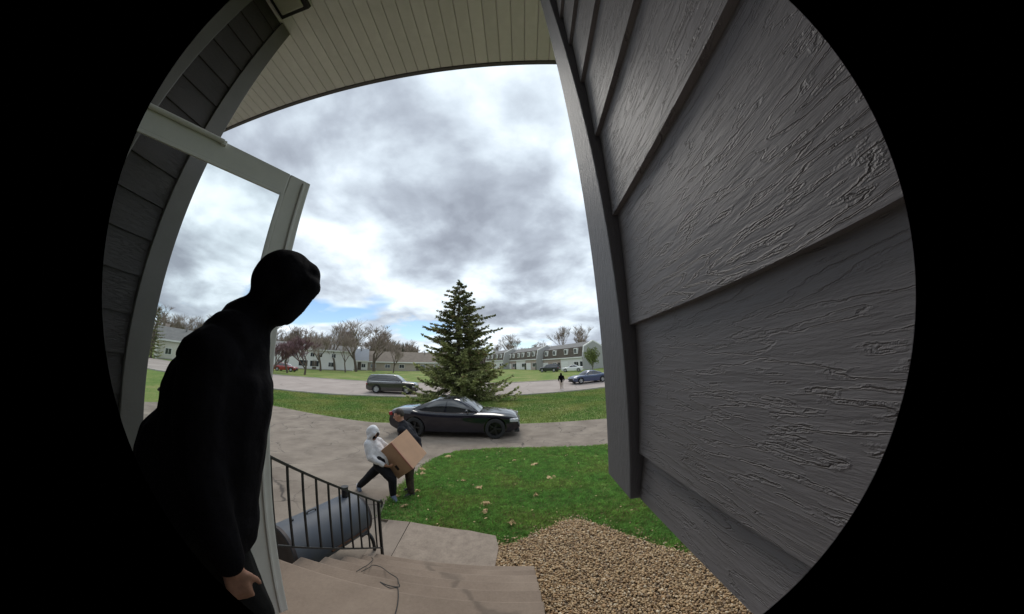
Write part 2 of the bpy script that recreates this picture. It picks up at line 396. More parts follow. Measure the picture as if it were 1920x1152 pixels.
# ------------------------------------------------------------------ setting: ground
def ground():
    def axis(lo, hi):
        a = []; t = 0.0
        while t < hi:
            a.append(t); t += .5 if t < 14 else 1.0 if t < 60 else 4 if t < 140 else 20 if t < 400 else 120
        a.append(hi); b = []; t = 0.0
        while t < -lo:
            b.append(-t); t += .5 if t < 14 else 1.0 if t < 60 else 4 if t < 140 else 20 if t < 400 else 120
        b.append(lo); return sorted(set(a + b))
    xs = axis(-1500, 1500); ys = axis(-60, 2500)
    V = [(x, y, hz(x, y)) for y in ys for x in xs]; n = len(xs)
    F = [(j * n + i, j * n + i + 1, (j + 1) * n + i + 1, (j + 1) * n + i) for j in range(len(ys) - 1) for i in range(n - 1)]
    o = link('ground', np_mesh('ground', V, F, M['lawn'], smooth=True)); tag(o, kind='structure')
ground()
DRIVE_NEAR = [(9, 8.3), (2.7, 8.62), (1.35, 8.75), (-.34, 8.86), (-1.15, 8.78), (-1.68, 8.62), (-2.1, 8.4), (-2.4, 8.05), (-2.56, 7.6), (-2.6, 7.1), (-2.56, 6.06), (-2.5, 5.08), (-2.42, 4.5), (-2.24, 3.95)]
DRIVE = DRIVE_NEAR + [(-2.05, 3.9), (-1.95, 3.0), (-1.85, .75), (-18, .75), (-18, 13.5), (-14.26, 12.92), (-11.1, 12.44), (-8.1, 12.0), (-6.9, 11.9), (-4.9, 12.3), (0, 12.5), (4, 12.58), (9, 12.6)]
tag(sheet('driveway', DRIVE, .012, M['drive']), 'worn cracked brown grey asphalt driveway', kind='structure')
NEAR = [(-70, 8), (-45, 13.5), (-21.3, 19.4), (-13, 21.9), (-6, 23.1), (-.8, 24.0), (3.7, 25.4), (8.7, 26.7), (40, 34)]
FAR = [(-70, 24), (-45, 28), (-34, 30.5), (-27, 32.2), (-12, 33.8), (-1.5, 34.6), (6, 36.0), (12, 37.2), (40, 44)]
tag(sheet('street', NEAR + FAR[::-1], .03, M['street'], step=1.0), 'pale worn asphalt street', kind='structure')
def strip(name, line, wdt, h, m, side):
    """a kerb along a line"""
    mb = MB(); pts = []
    for (x0, y0), (x1, y1) in zip(line, line[1:]):
        L = math.hypot(x1 - x0, y1 - y0); k = max(2, int(L / 1.5))
        for i in range(k): pts.append((x0 + (x1 - x0) * i / k, y0 + (y1 - y0) * i / k))
    pts.append(line[-1]); V = []
    for i, (x, y) in enumerate(pts):
        a = pts[max(i - 1, 0)]; b = pts[min(i + 1, len(pts) - 1)]
        dx, dy = b[0] - a[0], b[1] - a[1]; l = math.hypot(dx, dy); nx, ny = -dy / l * side, dx / l * side
        z = hz(x, y)
        for q, dz in ((0, -.1), (0, h), (wdt, h), (wdt, -.1)): V.append((x + nx * q, y + ny * q, z + dz))
    F = []
    for i in range(len(pts) - 1):
        for k in range(3): F.append((i * 4 + k, i * 4 + k + 1, i * 4 + k + 5, i * 4 + k + 4))
    mb.add(V, F); return mb.build(name, m)
for ln, sd, lb in ((NEAR, -1, 'low concrete kerb along the near side of the street'), (FAR, 1, 'low concrete kerb along the far side of the street')):
    tag(strip('kerb', ln, .3, .10, M['curb'], sd), lb, kind='structure')
# walkway of two slabs between stairs, drive and lawn
wk = bpy.data.objects.new('walkway', None); COL.objects.link(wk); tag(wk, 'short concrete walk at the foot of the steps', kind='structure')
for nm, poly, m in (('slab', [(-2.2, 3.9), (-1.72, 3.93), (-1.62, 3.0), (-1.95, 2.9), (-2.05, 3.9)], M['walk']),
                    ('slab', [(-1.705, 3.93), (-1.2, 3.87), (-.78, 3.83), (-.40, 3.72), (-.34, 3.45), (-.36, 2.92), (-1.605, 2.92)], M['aggregate'])):
    s_ = sheet(nm, poly, .05, m, step=.4, skirt=.08); s_.parent = wk

# ------------------------------------------------------------------ the house with the porch
house = thing('house', 'charcoal sided house with beige porch soffit around the camera', 'house')
Z = CAM_Z
WX = .178                      # face of the side wall right of the camera
def hb(name, lo, hi, m, parent=house, bev=0):
    mb = MB()
    if bev: mb.bbox(lo, hi, bev)
    else: mb.box(lo, hi)
    return mb.build(name, m, parent)
side = hb('side_wall', (WX + .012, -1.3, Z - .205), (7.5, .49, 6.6), M['house_wall'])
zb = Z + .052 - 2 * .1936 + .0
k = 0
zlist = [Z - .2115] + [Z + .052 + .1936 * i for i in range(-1, 12)]
for i, z0 in enumerate(zlist):
    z1 = zlist[i + 1] + .02 if i + 1 < len(zlist) else z0 + .2
    if z0 > Z + 2.43: break
    mb = MB(); P = [(WX - .006, z0), (WX + .006, z0), (WX + .012, z1), (WX + .001 + .004, z1)]
    ys = (-1.25, .398)
    V = [(x, y, z) for y in ys for x, z in P]
    mb.add(V, [(0, 1, 2, 3), (7, 6, 5, 4), (0, 4, 5, 1), (1, 5, 6, 2), (2, 6, 7, 3), (3, 7, 4, 0)])
    # give each board its own origin so that the grain differs
    o = mb.build('siding_board', M['siding'], side)
hb('corner_board', (WX - .019, .402, Z - .215), (WX + .09, .512, Z + 2.43), M['trim'], bev=.003)
hb('corner_board', (WX + .092, .492, Z - .214), (WX + .18, .513, Z + 2.43), M['trim'], bev=.003)
# left wall
LX = -1.75
lw = hb('left_wall', (-9, -1.3, 0), (LX - .012, .70, 6.6), M['house_wall'])
for i in range(-14, 6):
    z0 = Z + 1.396 + .18 * i
    if z0 + .18 > Z + 2.44: z0 = min(z0, Z + 2.40)
    mb = MB(); P = [(LX + .006, z0), (LX - .006, z0), (LX - .012, min(z0 + .2, Z + 2.43)), (LX - .005, min(z0 + .2, Z + 2.43))]
    V = [(x, y, z) for y in (.33, .60) for x, z in P]
    mb.add(V, [(0, 3, 2, 1), (4, 5, 6, 7), (0, 1, 5, 4), (1, 2, 6, 5), (2, 3, 7, 6), (3, 0, 4, 7)])
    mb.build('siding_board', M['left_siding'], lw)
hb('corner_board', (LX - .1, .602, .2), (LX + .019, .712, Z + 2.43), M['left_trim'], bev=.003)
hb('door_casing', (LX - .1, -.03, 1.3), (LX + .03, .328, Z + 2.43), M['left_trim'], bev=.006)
# wall the camera hangs on, with the entry doorway left of it
hb('entry_wall', (-.62, -.30, .2), (WX - .02, -.035, Z + 2.43), M['house_wall'])
hb('entry_header', (LX + .03, -.30, Z + 1.08), (-.62, -.035, Z + 2.43), M['house_wall'])
hb('entry_back', (-3, -2.6, 1.2), (.1, -2.5, 5.2), M['house_wall'])
hb('entry_floor', (-1.75, -2.5, 1.15), (-.62, -.30, 1.29), M['foundation'])
hb('foundation', (.14, -1.25, -.1), (7.4, -.12, Z - .21), M['foundation'])
hb('roof_deck', (-9, -6, Z + 2.47), (7.5, 1.34, Z + 2.9), M['house_wall'])
# soffit boards run out from the wall, each its own piece
sof = hb('soffit', (-9, -.3, Z + 2.446), (7.5, 1.33, Z + 2.468), M['soffit'])
mbp = MB(); wv = .104
mbp.bbox((0, -.03, 0), (wv - .006, 1.315, .014), .004)
pm = mbp.mesh('soffit_board', M['soffit'])
for i in range(44):
    o = link('soffit_board', pm, sof); o.location = (-3.6 + i * wv, 0, Z + 2.431)
    o.rotation_euler = (0, 0, 0)
# front edge: narrow fascia, slightly skew to the boards as in the picture
mb = MB(); mb.prism([(-9, 1.35), (-9, 1.32), (7.5, 1.32), (7.5, 1.35)], Z + 2.424, Z + 2.60)
mb.build('fascia', M['fascia'], house)
# ceiling light over the left end of the porch
lt = thing('porch_light', 'small dark framed square light fixture under the porch soffit', 'light', (-1.56, .44, Z + 2.431))
MB().bbox((-.13, -.13, -.05), (.13, .13, 0), .008).build('frame', M['black_iron'], lt)
MB().bbox((-.10, -.10, -.062), (.10, .10, -.045), .01).build('lens', mat('frosted lamp lens', (.45, .43, .38), rough=.4), lt)

# ------------------------------------------------------------------ stoop and stairs
RIS, RUN = .175, .29
st = thing('entry_steps', 'brown concrete stoop with six steps down to the walk', 'steps')
SX0, SX1 = -1.745, .10
MB().bbox((SX0, -.03, 0), (SX1, 1.48, 1.3), .012).build('landing', M['concrete'], st)
for i in range(1, 6):
    MB().bbox((SX0 + .002 * i, 1.40, -.05), (SX1 - .001 * i, 1.48 + RUN * i, 1.3 - RIS * i), .012).build('step', M['concrete'], st)
# a black cord on the steps
def curve_pts(P, n=8):
    P = [Vector(p) for p in P]; out = []
    for i in range(len(P) - 1):
        p0, p1, p2, p3 = P[max(i - 1, 0)], P[i], P[i + 1], P[min(i + 2, len(P) - 1)]
        for k in range(n):
            t = k / n
            out.append(.5 * ((2 * p1) + (-p0 + p2) * t + (2 * p0 - 5 * p1 + 4 * p2 - p3) * t * t + (-p0 + 3 * p1 - 3 * p2 + p3) * t ** 3))
    out.append(P[-1]); return out
def steptop(y):
    if y < 1.48: return 1.3
    k = int((y - 1.48) / RUN) + 1
    return 1.3 - RIS * min(k, 6)
def drape(P, n=10):
    """a stiff cord bridging from nosing to nosing"""
    return [Vector((p.x, p.y, (1.3 if p.y < 1.48 else 1.3 - (p.y - 1.48) * RIS / RUN) + .005)) for p in curve_pts([(x, y, 0) for x, y in P], n)]
tag(MB().tube(drape([(-.69, 1.05), (-.69, 1.20), (-.704, 1.311), (-.724, 1.391), (-.753, 1.467), (-.795, 1.535), (-.833, 1.505), (-.946, 1.604), (-.868, 1.559), (-.797, 1.57), (-.854, 1.682), (-.933, 1.82), (-1.055, 1.942), (-1.221, 2.119), (-1.311, 2.142), (-1.262, 1.984), (-1.208, 1.8)]), .0034, 6).build('black_cord', M['cord']), 'thin black cord lying in loops across the concrete steps', 'cord')
tag(MB().tube(drape([(-1.226, 1.764), (-1.288, 1.94), (-1.348, 2.117), (-1.471, 2.404), (-1.549, 2.516)]), .0038, 6).build('dark_twig', M['cord']), 'short dark twig crossing the far end of the black cord', 'twig')

# ------------------------------------------------------------------ railing
rl = thing('stair_railing', 'black iron stair railing along the left side of the steps', 'railing', (0, 0, 0))
RX = -1.73
top = lambda y: Z - .672 - .646 * (y - 1.52)
bot = lambda y: Z - 1.336 - .615 * (y - 1.52)
def bar(p, q, wv, hv):
    d = Vector(q) - Vector(p); L = d.length; rot = d.to_track_quat('Y', 'Z').to_matrix().to_4x4()
    return MB().bbox((-wv / 2, 0, -hv / 2), (wv / 2, L, hv / 2), min(wv, hv) * .2, Matrix.Translation(p) @ rot)
bar((RX, .78, top(.78)), (RX, 3.10, top(3.10)), .034, .018).build('top_rail', M['black_iron'], rl)
bar((RX, .80, bot(.80)), (RX, 3.06, bot(3.06)), .028, .014).build('bottom_rail', M['black_iron'], rl)
for i in range(14):
    y = .9 + i * .158
    if y > 3.0: break
    MB().bbox((RX - .0075, y - .0075, bot(y)), (RX + .0075, y + .0075, top(y)), .001).build('baluster', M['black_iron'], rl)
MB().bbox((RX - .015, 3.045, .24), (RX + .015, 3.075, top(3.06) + .012), .003).build('newel_post', M['black_iron'], rl)
MB().tube(curve_pts([(RX, 3.06, top(3.06) + .004), (RX, 3.12, top(3.06) - .01), (RX, 3.15, top(3.06) - .06), (RX, 3.12, top(3.06) - .10)], 6), .012, 8).build('rail_scroll', M['black_iron'], rl)
MB().bbox((RX - .015, .80, 1.3), (RX + .015, .83, top(.815)), .003).build('newel_post', M['black_iron'], rl)

# ------------------------------------------------------------------ barrel smoker
A_, B_ = Vector((-2.36, 2.10, .775)), Vector((-2.13, 3.16, .775))
ax = (B_ - A_); BL = ax.length; ax.normalize()
sm = thing('barrel_smoker', 'blue grey barrel smoker grill behind the stair railing', 'grill', (-2.2, 2.65, .2))
Mi = Matrix.Translation(Vector((-2.2, 2.65, .2))).inverted()
BM = Mi @ Matrix.Translation(A_) @ ax.to_track_quat('Z', 'Y').to_matrix().to_4x4()
rb = .28
MB().lathe([(rb - .02, .0), (rb, .005), (rb, BL - .005), (rb - .02, BL)], 40, BM).build('barrel', M['barrel'], sm, 30)
for h, sgn in ((.012, -1), (BL - .012, 1)):
    MB().lathe([(0, h), (rb * .5, h + .002 * sgn), (rb - .018, h), (rb + .004, h + .012 * sgn), (rb + .004, h - .02 * sgn)], 40, BM).build('end_cap', M['barrel_end'], sm, 30)
def smk(name, pts, r, m, n=10): return MB().tube([Mi @ Vector(p) for p in pts], r, n).build(name, m, sm)
side_d = Vector((ax.y, -ax.x, 0))
for t_ in (.14, .86):
    for sg in (-1, 1):
        p = A_ + ax * BL * t_ + side_d * sg * .18 + Vector((0, 0, -.22)); q = A_ + ax * BL * t_ + side_d * sg * .24; q.z = .24
        if t_ > .5 and sg > 0:
            smk('leg', curve_pts([p + ax * .05, p + ax * .16 + Vector((0, 0, -.02)), q + ax * .18 + Vector((0, 0, .2)), q + ax * .2], 5), .022, M['black_iron'])
        else: smk('leg', [p, q], .02, M['black_iron'])
smk('lid_seam', [A_ + side_d * (rb - .012) + ax * .45 + Vector((0, 0, -.10)), B_ + side_d * (rb - .012) - ax * .03 + Vector((0, 0, -.10))], .012, M['rust'])
ch = A_ + ax * BL * .86 + Vector((0, 0, rb - .03))
smk('chimney', [ch, ch + Vector((0, 0, .15))], .042, M['black_iron'], 16)
smk('chimney_cap', [ch + Vector((0, 0, .148)), ch + Vector((0, 0, .16))], .046, M['black_iron'], 16)
hd = A_ + ax * BL * .40 + Vector((0, 0, rb))
smk('lid_handle', curve_pts([hd - ax * .05 + Vector((0, 0, -.01)), hd - ax * .05 + Vector((0, 0, .02)), hd + ax * .05 + Vector((0, 0, .02)), hd + ax * .05 + Vector((0, 0, -.01))], 4), .008, M['black_iron'])
gp = A_ + ax * BL * .18 + Vector((0, 0, rb - .004))
smk('thermometer', [gp, gp + Vector((0, 0, .02))], .014, M['black_iron'])

# ------------------------------------------------------------------ storm door, open
H0, E0 = Vector((-1.70, .08, 0)), Vector((-1.212, 1.069, 0))
dl = (E0 - H0).length
door = thing('storm_door', 'white framed glass storm door swung open over the stoop', 'door', (H0.x, H0.y, 1.38), math.atan2(E0.y - H0.y, E0.x - H0.x))
DH = Z + 1.01 - 1.38; fw = .125
def dpart(name, lo, hi, m, bev=.006, parent=door): return MB().bbox(lo, hi, bev).build(name, m, parent)
dpart('hinge_stile', (0, -.018, 0), (fw, .018, DH), M['white_metal'])
ls = dpart('latch_stile', (dl - fw, -.018, 0), (dl, .018, DH), M['white_metal'])
dpart('top_rail', (fw, -.0175, DH - .13), (dl - fw, .0175, DH), M['white_metal'])
dpart('bottom_rail', (fw, -.0175, 0), (dl - fw, .0175, .26), M['white_metal'])
for lo, hi in (((fw, -.024, .26), (fw + .02, -.012, DH - .13)), ((dl - fw - .022, -.026, .262), (dl - fw - .001, -.010, DH - .132)), ((fw + .02, -.024, DH - .15), (dl - fw - .022, -.012, DH - .131))):
    dpart('glazing_bead', lo, hi, M['white_metal'], .003)
dpart('edge_ridge', (dl - .045, -.026, .01), (dl - .032, -.016, DH - .02), M['white_metal'], .003, ls)
dpart('pane', (fw + .004, -.004, .255), (dl - fw - .004, .002, DH - .135), M['door_glass'], .001)
MB().tube([(.12, -.03, DH - .012), (.60, -.03, DH - .012)], .013, 12).build('door_closer', M['white_metal'], door, 40)
dpart('closer_bracket', (.59, -.036, DH - .03), (.615, -.016, DH - .004), M['white_metal'], .003)
MB().tube(curve_pts([(dl - .06, .018, .98), (dl - .06, .07, .98), (dl - .06, .07, .86), (dl - .06, .018, .86)], 5), .010, 8).build('handle', M['black_iron'], door, 40)

# ------------------------------------------------------------------ people
def capsule(mb, p0, r0, p1, r1, n=12):
    p0, p1 = Vector(p0), Vector(p1); d = p1 - p0
    if d.length < 1e-6: d = Vector((0, 0, 1e-4))
    d.normalize(); pts = []; rad = []
    for a in (-80, -50, -22): pts.append(p0 + d * r0 * math.sin(R(a))); rad.append(r0 * math.cos(R(a)))
    for k in range(5): t = k / 4; pts.append(p0.lerp(p1, t)); rad.append(r0 + (r1 - r0) * t)
    for a in (22, 50, 80): pts.append(p1 + d * r1 * math.sin(R(a))); rad.append(r1 * math.cos(R(a)))
    mb.tube(pts, rad, n)
def ellipsoid(mb, c, rx, F_, up, n=14):
    """rx=(side, fwd, up) radii in the frame F_/up"""
    F_ = Vector(F_).normalized(); up = Vector(up); up = (up - F_ * up.dot(F_)).normalized(); s = F_.cross(up)
    Mx = Matrix.Translation(c) @ Matrix(((s.x * rx[0], F_.x * rx[1], up.x * rx[2], 0), (s.y * rx[0], F_.y * rx[1], up.y * rx[2], 0), (s.z * rx[0], F_.z * rx[1], up.z * rx[2], 0), (0, 0, 0, 1)))
    prof = [(max(math.cos(R(a)), .02), math.sin(R(a))) for a in range(-88, 89, 16)]
    mb.lathe(prof, n, Mx); o = len(mb.v)
    mb.f.append(tuple(range(o - n, o))); mb.m.append(0)
    mb.f.append(tuple(range(o - n * len(prof), o - n * (len(prof) - 1)))[::-1]); mb.m.append(0)
def fuse(name, mb, m, parent, voxel=.01, it=6, cut=None, wrinkle=0, wscale=9, fold=None):
    """one continuous surface out of overlapping shapes"""
    me = mb.mesh(name + '_raw', m); o = bpy.data.objects.new(name + '_raw', me); COL.objects.link(o)
    r = o.modifiers.new('r', 'REMESH'); r.mode = 'VOXEL'; r.voxel_size = voxel
    s = o.modifiers.new('s', 'SMOOTH'); s.iterations = it; s.factor = .5
    dg = bpy.context.evaluated_depsgraph_get(); dg.update()
    me2 = bpy.data.meshes.new_from_object(o.evaluated_get(dg)); me2.name = name
    bpy.data.objects.remove(o); bpy.data.meshes.remove(me)
    if cut or wrinkle or fold:
        bm = bmesh.new(); bm.from_mesh(me2); bm.normal_update()
        if wrinkle:
            for v in bm.verts:
                q = v.co * wscale
                n_ = mnoise.noise(Vector((q.x, q.y, q.z * .55))) + .5 * mnoise.noise(Vector((q.x * 2.3, q.y * 2.3, q.z * 1.4 + 7)))
                v.co += v.normal * n_ * wrinkle
        if cut:
            bmesh.ops.delete(bm, geom=[v for v in bm.verts if cut(v.co)], context='VERTS')
        bm.to_mesh(me2); bm.free()
    me2.materials.clear(); me2.materials.append(m)
    me2.polygons.foreach_set('use_smooth', np.ones(len(me2.polygons), bool)); me2.update()
    return link(name, me2, parent)
def hand(mb, wrist, d, pn, side, curl=.6, s=1.0):
    """palm, four unequal bent fingers and a thumb; d: along the hand, pn: towards the palm, side: towards the thumb"""
    wrist, d, pn, side = Vector(wrist), Vector(d).normalized(), Vector(pn).normalized(), Vector(side).normalized()
    for k in (-.026, -.009, .009, .026): capsule(mb, wrist + side * k * .7 * s, .016 * s, wrist + (d * .085 + side * k) * s, .0135 * s, 8)
    for k, L in zip((.030, .010, -.010, -.029), (.072, .082, .076, .060)):
        b = wrist + (d * .085 + side * k) * s; a1 = curl * .7
        m1 = b + (d * math.cos(a1) + pn * math.sin(a1)) * L * .5 * s; a2 = curl * 1.6
        m2 = m1 + (d * math.cos(a2) + pn * math.sin(a2)) * L * .5 * s
        capsule(mb, b, .0095 * s, m1, .0088 * s, 8); capsule(mb, m1, .0088 * s, m2, .0075 * s, 8)
    b = wrist + (d * .025 + side * .03) * s; m1 = b + (d * .035 + side * .026 + pn * .012) * s; m2 = m1 + (d * .030 + side * .006 + pn * .018) * s
    capsule(mb, b, .0135 * s, m1, .0105 * s, 8); capsule(mb, m1, .0105 * s, m2, .0085 * s, 8)
def person(name, label, J, look, up, mats, base, hood=True, vox=.011, mask=None, sleeve_scale=1.0, bulk=1.0, hands=True, hoodpeak=.04, wrinkle=.006, voxc=None, hoodscale=1.0, hump=None, fold=9):
    """J: joints in world space"""
    J = {k_: Vector(v) for k_, v in J.items()}
    look = Vector(look).normalized(); up = Vector(up).normalized(); sd = look.cross(up).normalized(); up = sd.cross(look)
    root = thing(name, label, 'person', base); off = Vector(base)
    for k_ in J: J[k_] = J[k_] - off
    h = J['head']
    b = MB()
    ellipsoid(b, h, (.076, .096, .118), look, up)
    ellipsoid(b, h + look * .035 - up * .05, (.055, .06, .065), look, up)
    capsule(b, h + look * .095 + up * .012, .010, h + look * .112 - up * .02, .014, 8)           # nose
    capsule(b, h + look * .092 - up * .055 - sd * .02, .008, h + look * .092 - up * .055 + sd * .02, .008, 8)   # mouth
    for s in (-1, 1): ellipsoid(b, h + sd * s * (.066 if hood else .078) - look * .005, (.012, .022, .033), look, up, 8)
    capsule(b, h - up * .06 - look * .01, .056, J['neck'], .06)
    capsule(b, J['neck'], .065, J['chest'], .12)
    capsule(b, J['chest'], .135, J['pelvis'], .13)
    capsule(b, J['shL'], .055, J['shR'], .055)
    capsule(b, J['hipL'], .10, J['hipR'], .10)
    for s in 'LR':
        capsule(b, J['sh' + s], .055, J['el' + s], .042); capsule(b, J['el' + s], .042, J['wr' + s], .027)
        capsule(b, J['hip' + s], .088, J['kn' + s], .058); capsule(b, J['kn' + s], .058, J['an' + s], .040)
        capsule(b, J['an' + s] - Vector((0, 0, .02)), .038, J['toe' + s], .03)
        hd_, hp, hs_ = J['hd' + s] + off, J['hp' + s] + off, J['hs' + s] + off
        hand(b, J['wr' + s], hd_, hp, hs_, J.get('curl', Vector((.6, 0, 0)) + 0 * off).x if 'curl' in J else .7)
    body = fuse('body', b, mats['skin'], root, vox, 4)
    for s in (-1, 1):
        e = MB(); ellipsoid(e, h + look * .083 + sd * s * .032 + up * .012, (.013, .012, .009), look, up, 8); e.build('eye', M['eye'], root, 60)
    # clothing
    c = MB(); B = bulk
    capsule(c, J['neck'] - up * .0, .085 * B, J['chest'], .155 * B)
    capsule(c, J['chest'], .165 * B, J['pelvis'] + Vector((0, 0, .02)), .160 * B)
    capsule(c, J['pelvis'] + Vector((0, 0, .03)), .162 * B, J['pelvis'] - Vector((0, 0, .04)), .158 * B)
    capsule(c, J['shL'], .085 * B, J['shR'], .085 * B)
    capsule(c, J['neck'] * .5 + J['shL'] * .5 , .085 * B, J['neck'] * .5 + J['shR'] * .5, .085 * B)
    for s in 'LR':
        q = sleeve_scale
        capsule(c, J['sh' + s], .082 * q, J['el' + s], .068 * q); capsule(c, J['el' + s], .068 * q, J['wr' + s] + (J['el' + s] - J['wr' + s]).normalized() * .03, .047 * q)
    if hump is not None: capsule(c, Vector(hump) - off, .19, J['pelvis'] + Vector((-.05, -.05, -.06)), .18)
    cut = None
    if hood:
        hs = hoodscale; ellipsoid(c, h - look * .008 + up * .008, (.103 * hs, .120, .136), look, up); ellipsoid(c, h + look * .03 - up * .03, (.088 * hs, .102, .092), look, up)
        ellipsoid(c, h - look * .03 - up * .05, (.085, .075, .080), look, up)
        capsule(c, h - up * .07, .080, J['neck'], .085)
        capsule(c, h + look * (.06) + up * .085, .055, h + look * (.075 + hoodpeak) + up * .03, .05)
        for s in (-1, 1): capsule(c, h + look * (.065 + hoodpeak) + up * .03 + sd * s * .045, .05, h + look * .035 - up * .10 + sd * s * .05, .055)
        fc = h + look * .10 - up * .015
        def cut(v, fc=fc, lk=look, s_=sd, u_=up, hp=hoodpeak):
            d = v - fc; return d.dot(lk) > -.02 and (d.dot(s_) / .062) ** 2 + (d.dot(u_) / .088) ** 2 < 1
    fuse('hoodie' if hood else 'jacket', c, mats['top'], root, voxc or vox * 1.15, 6, cut, wrinkle, fold)
    c = MB()
    capsule(c, J['hipL'] + Vector((0, 0, .05)), .125, J['hipR'] + Vector((0, 0, .05)), .125)
    for s in 'LR':
        capsule(c, J['hip' + s], .118, J['kn' + s], .085); capsule(c, J['kn' + s], .085, J['an' + s] + (J['kn' + s] - J['an' + s]).normalized() * .03, .064)
    fuse('trousers', c, mats['legs'], root, voxc or vox * 1.15, 6, None, wrinkle * .8, 9)
    for s in 'LR':
        c = MB(); a, t_ = J['an' + s], J['toe' + s]; fd = (t_ - a); fd.z = 0; fd.normalize()
        capsule(c, a + Vector((0, 0, -.035)) - fd * .035, .045, a + Vector((0, 0, .0)), .048)
        capsule(c, a + Vector((0, 0, -.035)) - fd * .03, .042, t_, .036); capsule(c, a, .045, t_ + Vector((0, 0, .005)), .032)
        fuse('shoe', c, mats['shoe'], root, .012, 3)
        if 'sock' in mats: 
            c = MB(); capsule(c, a + Vector((0, 0, .02)), .052, a + (J['kn' + s] - a).normalized() * .085, .054); fuse('sock', c, mats['sock'], root, .012, 2)
    if mask is not None:
        c = MB(); ellipsoid(c, h + look * .03 - up * .03, (.074, .080, .088), look, up); fuse('face_covering', c, mask, root, .012, 2)
    if not hood:
        c = MB(); ellipsoid(c, h - look * .018 + up * .03, (.086, .100, .108), look, up); 
        fc = h + look * .1 - up * .05
        fuse('hair', c, mats['hair'], root, .011, 2, lambda v: (v - h).dot(look) > .03 and (v - h).dot(up) < .065, .004, 30)
    return root

F0 = Vector((.56, .83, 0)).normalized(); R0 = Vector((F0.y, -F0.x, 0))
def mp_(fwd, right, z, o=Vector((-.90, .55, 0))): return o + F0 * fwd + R0 * right + Vector((0, 0, z))
MO = Vector((-1.03, .64, 0))
def mq(f, r, z): return mp_(f, r, z, MO)
person('person', 'person in a black hoodie with the hood up, seen from behind in the doorway',
    dict(head=mq(.20, .025, 2.985), neck=mq(.09, 0, 2.825), chest=mq(.03, .01, 2.57), pelvis=mq(-.02, 0, 2.17),
         shL=mq(.03, -.17, 2.70), shR=mq(-.01, .13, 2.695), elL=mq(-.16, -.22, 2.40), elR=mq(-.02, .17, 2.38),
         wrL=mq(-.14, -.22, 2.09), wrR=mq(.04, .20, 2.06), hdL=(.06, .12, -1), hdR=(.06, .10, -1), hpL=R0, hpR=-R0, hsL=F0, hsR=F0,
         hipL=mq(-.08, -.09, 2.10), hipR=mq(-.02, .06, 2.10), knL=mq(-.07, -.10, 1.74), knR=mq(.07, .05, 1.76), anL=mq(-.12, -.10, 1.40), anR=mq(.02, .05, 1.40),
         toeL=mq(.02, -.11, 1.34), toeR=mq(.17, .05, 1.34)),
    look=(.50, .85, -.32), up=(.3, .35, 1), mats=dict(skin=M['skin_dark'], top=M['black_cloth'], legs=M['black_cloth2'], shoe=M['shoe_dark']),
    base=(-1.03, .64, 1.3), vox=.0075, bulk=1.14, sleeve_scale=1.08, hoodpeak=.012, wrinkle=.007, voxc=.010, hoodscale=.88, fold=11, hump=mq(-.06, -.06, 2.36))

person('person', 'person in a white hoodie and black trousers carrying one end of the cardboard box',
    dict(head=(-2.79, 4.79, 1.43), neck=(-2.82, 4.82, 1.28), chest=(-2.78, 4.84, 1.10), pelvis=(-2.62, 4.82, .90),
         shL=(-2.78, 4.99, 1.21), shR=(-2.82, 4.68, 1.22), elL=(-2.60, 5.10, 1.02), elR=(-2.74, 4.62, 1.00), wrL=(-2.36, 5.08, .98), wrR=(-2.48, 4.66, .87),
         hdL=(1, .1, .1), hdR=(1, .25, -.2), hpL=(0, -.6, .8), hpR=(.1, .5, .8), hsL=(.0, .6, .6), hsR=(-.2, -.6, .6),
         hipL=(-2.60, 4.91, .86), hipR=(-2.62, 4.73, .86), knL=(-2.90, 4.86, .56), knR=(-2.36, 4.72, .60), anL=(-3.20, 4.92, .28), anR=(-2.37, 4.74, .285),
         toeL=(-3.13, 4.85, .225), toeR=(-2.26, 4.63, .225)),
    look=(.83, -.25, -.42), up=(.35, 0, 1), mats=dict(skin=M['skin'], top=M['white_cloth'], legs=M['dark_cloth'], shoe=M['shoe_blue'], sock=M['shoe_white']),
    base=(-2.75, 4.82, .19), mask=M['black_cloth2'], hoodpeak=.02, wrinkle=.008, vox=.011, fold=15)

person('person', 'person in mottled brown trousers behind the cardboard box, holding its far side',
    dict(head=(-2.45, 5.22, 1.70), neck=(-2.38, 5.24, 1.54), chest=(-2.32, 5.27, 1.31), pelvis=(-2.17, 5.20, .98),
         shL=(-2.36, 5.14, 1.43), shR=(-2.36, 5.44, 1.44), elL=(-2.10, 5.36, 1.20), elR=(-2.22, 5.50, 1.22), wrL=(-2.02, 5.28, .98), wrR=(-2.3, 5.42, 1.08),
         hdL=(-.5, -.1, -.5), hdR=(-1, -.2, -.1), hpL=(-.8, .2, .2), hpR=(0, -.8, .4), hsL=(-.2, -.8, .4), hsR=(0, .2, 1),
         hipL=(-2.16, 5.11, .95), hipR=(-2.17, 5.29, .95), knL=(-2.16, 5.02, .58), knR=(-2.24, 5.22, .58), anL=(-2.11, 4.97, .25), anR=(-2.22, 5.20, .25),
         toeL=(-2.20, 4.86, .20), toeR=(-2.33, 5.12, .20)),
    look=(-.8, -.45, -.3), up=(-.1, 0, 1), mats=dict(skin=M['skin'], top=M['navy_cloth'], legs=M['brown_cloth'], shoe=M['shoe_dark'], hair=M['hair']),
    base=(-2.2, 5.2, .17), hood=False, wrinkle=.011, fold=15)
_pz = hz(3.97, 26.3)
def pq(x, y, z): return (3.97 + x, 26.5 + y, _pz + z)
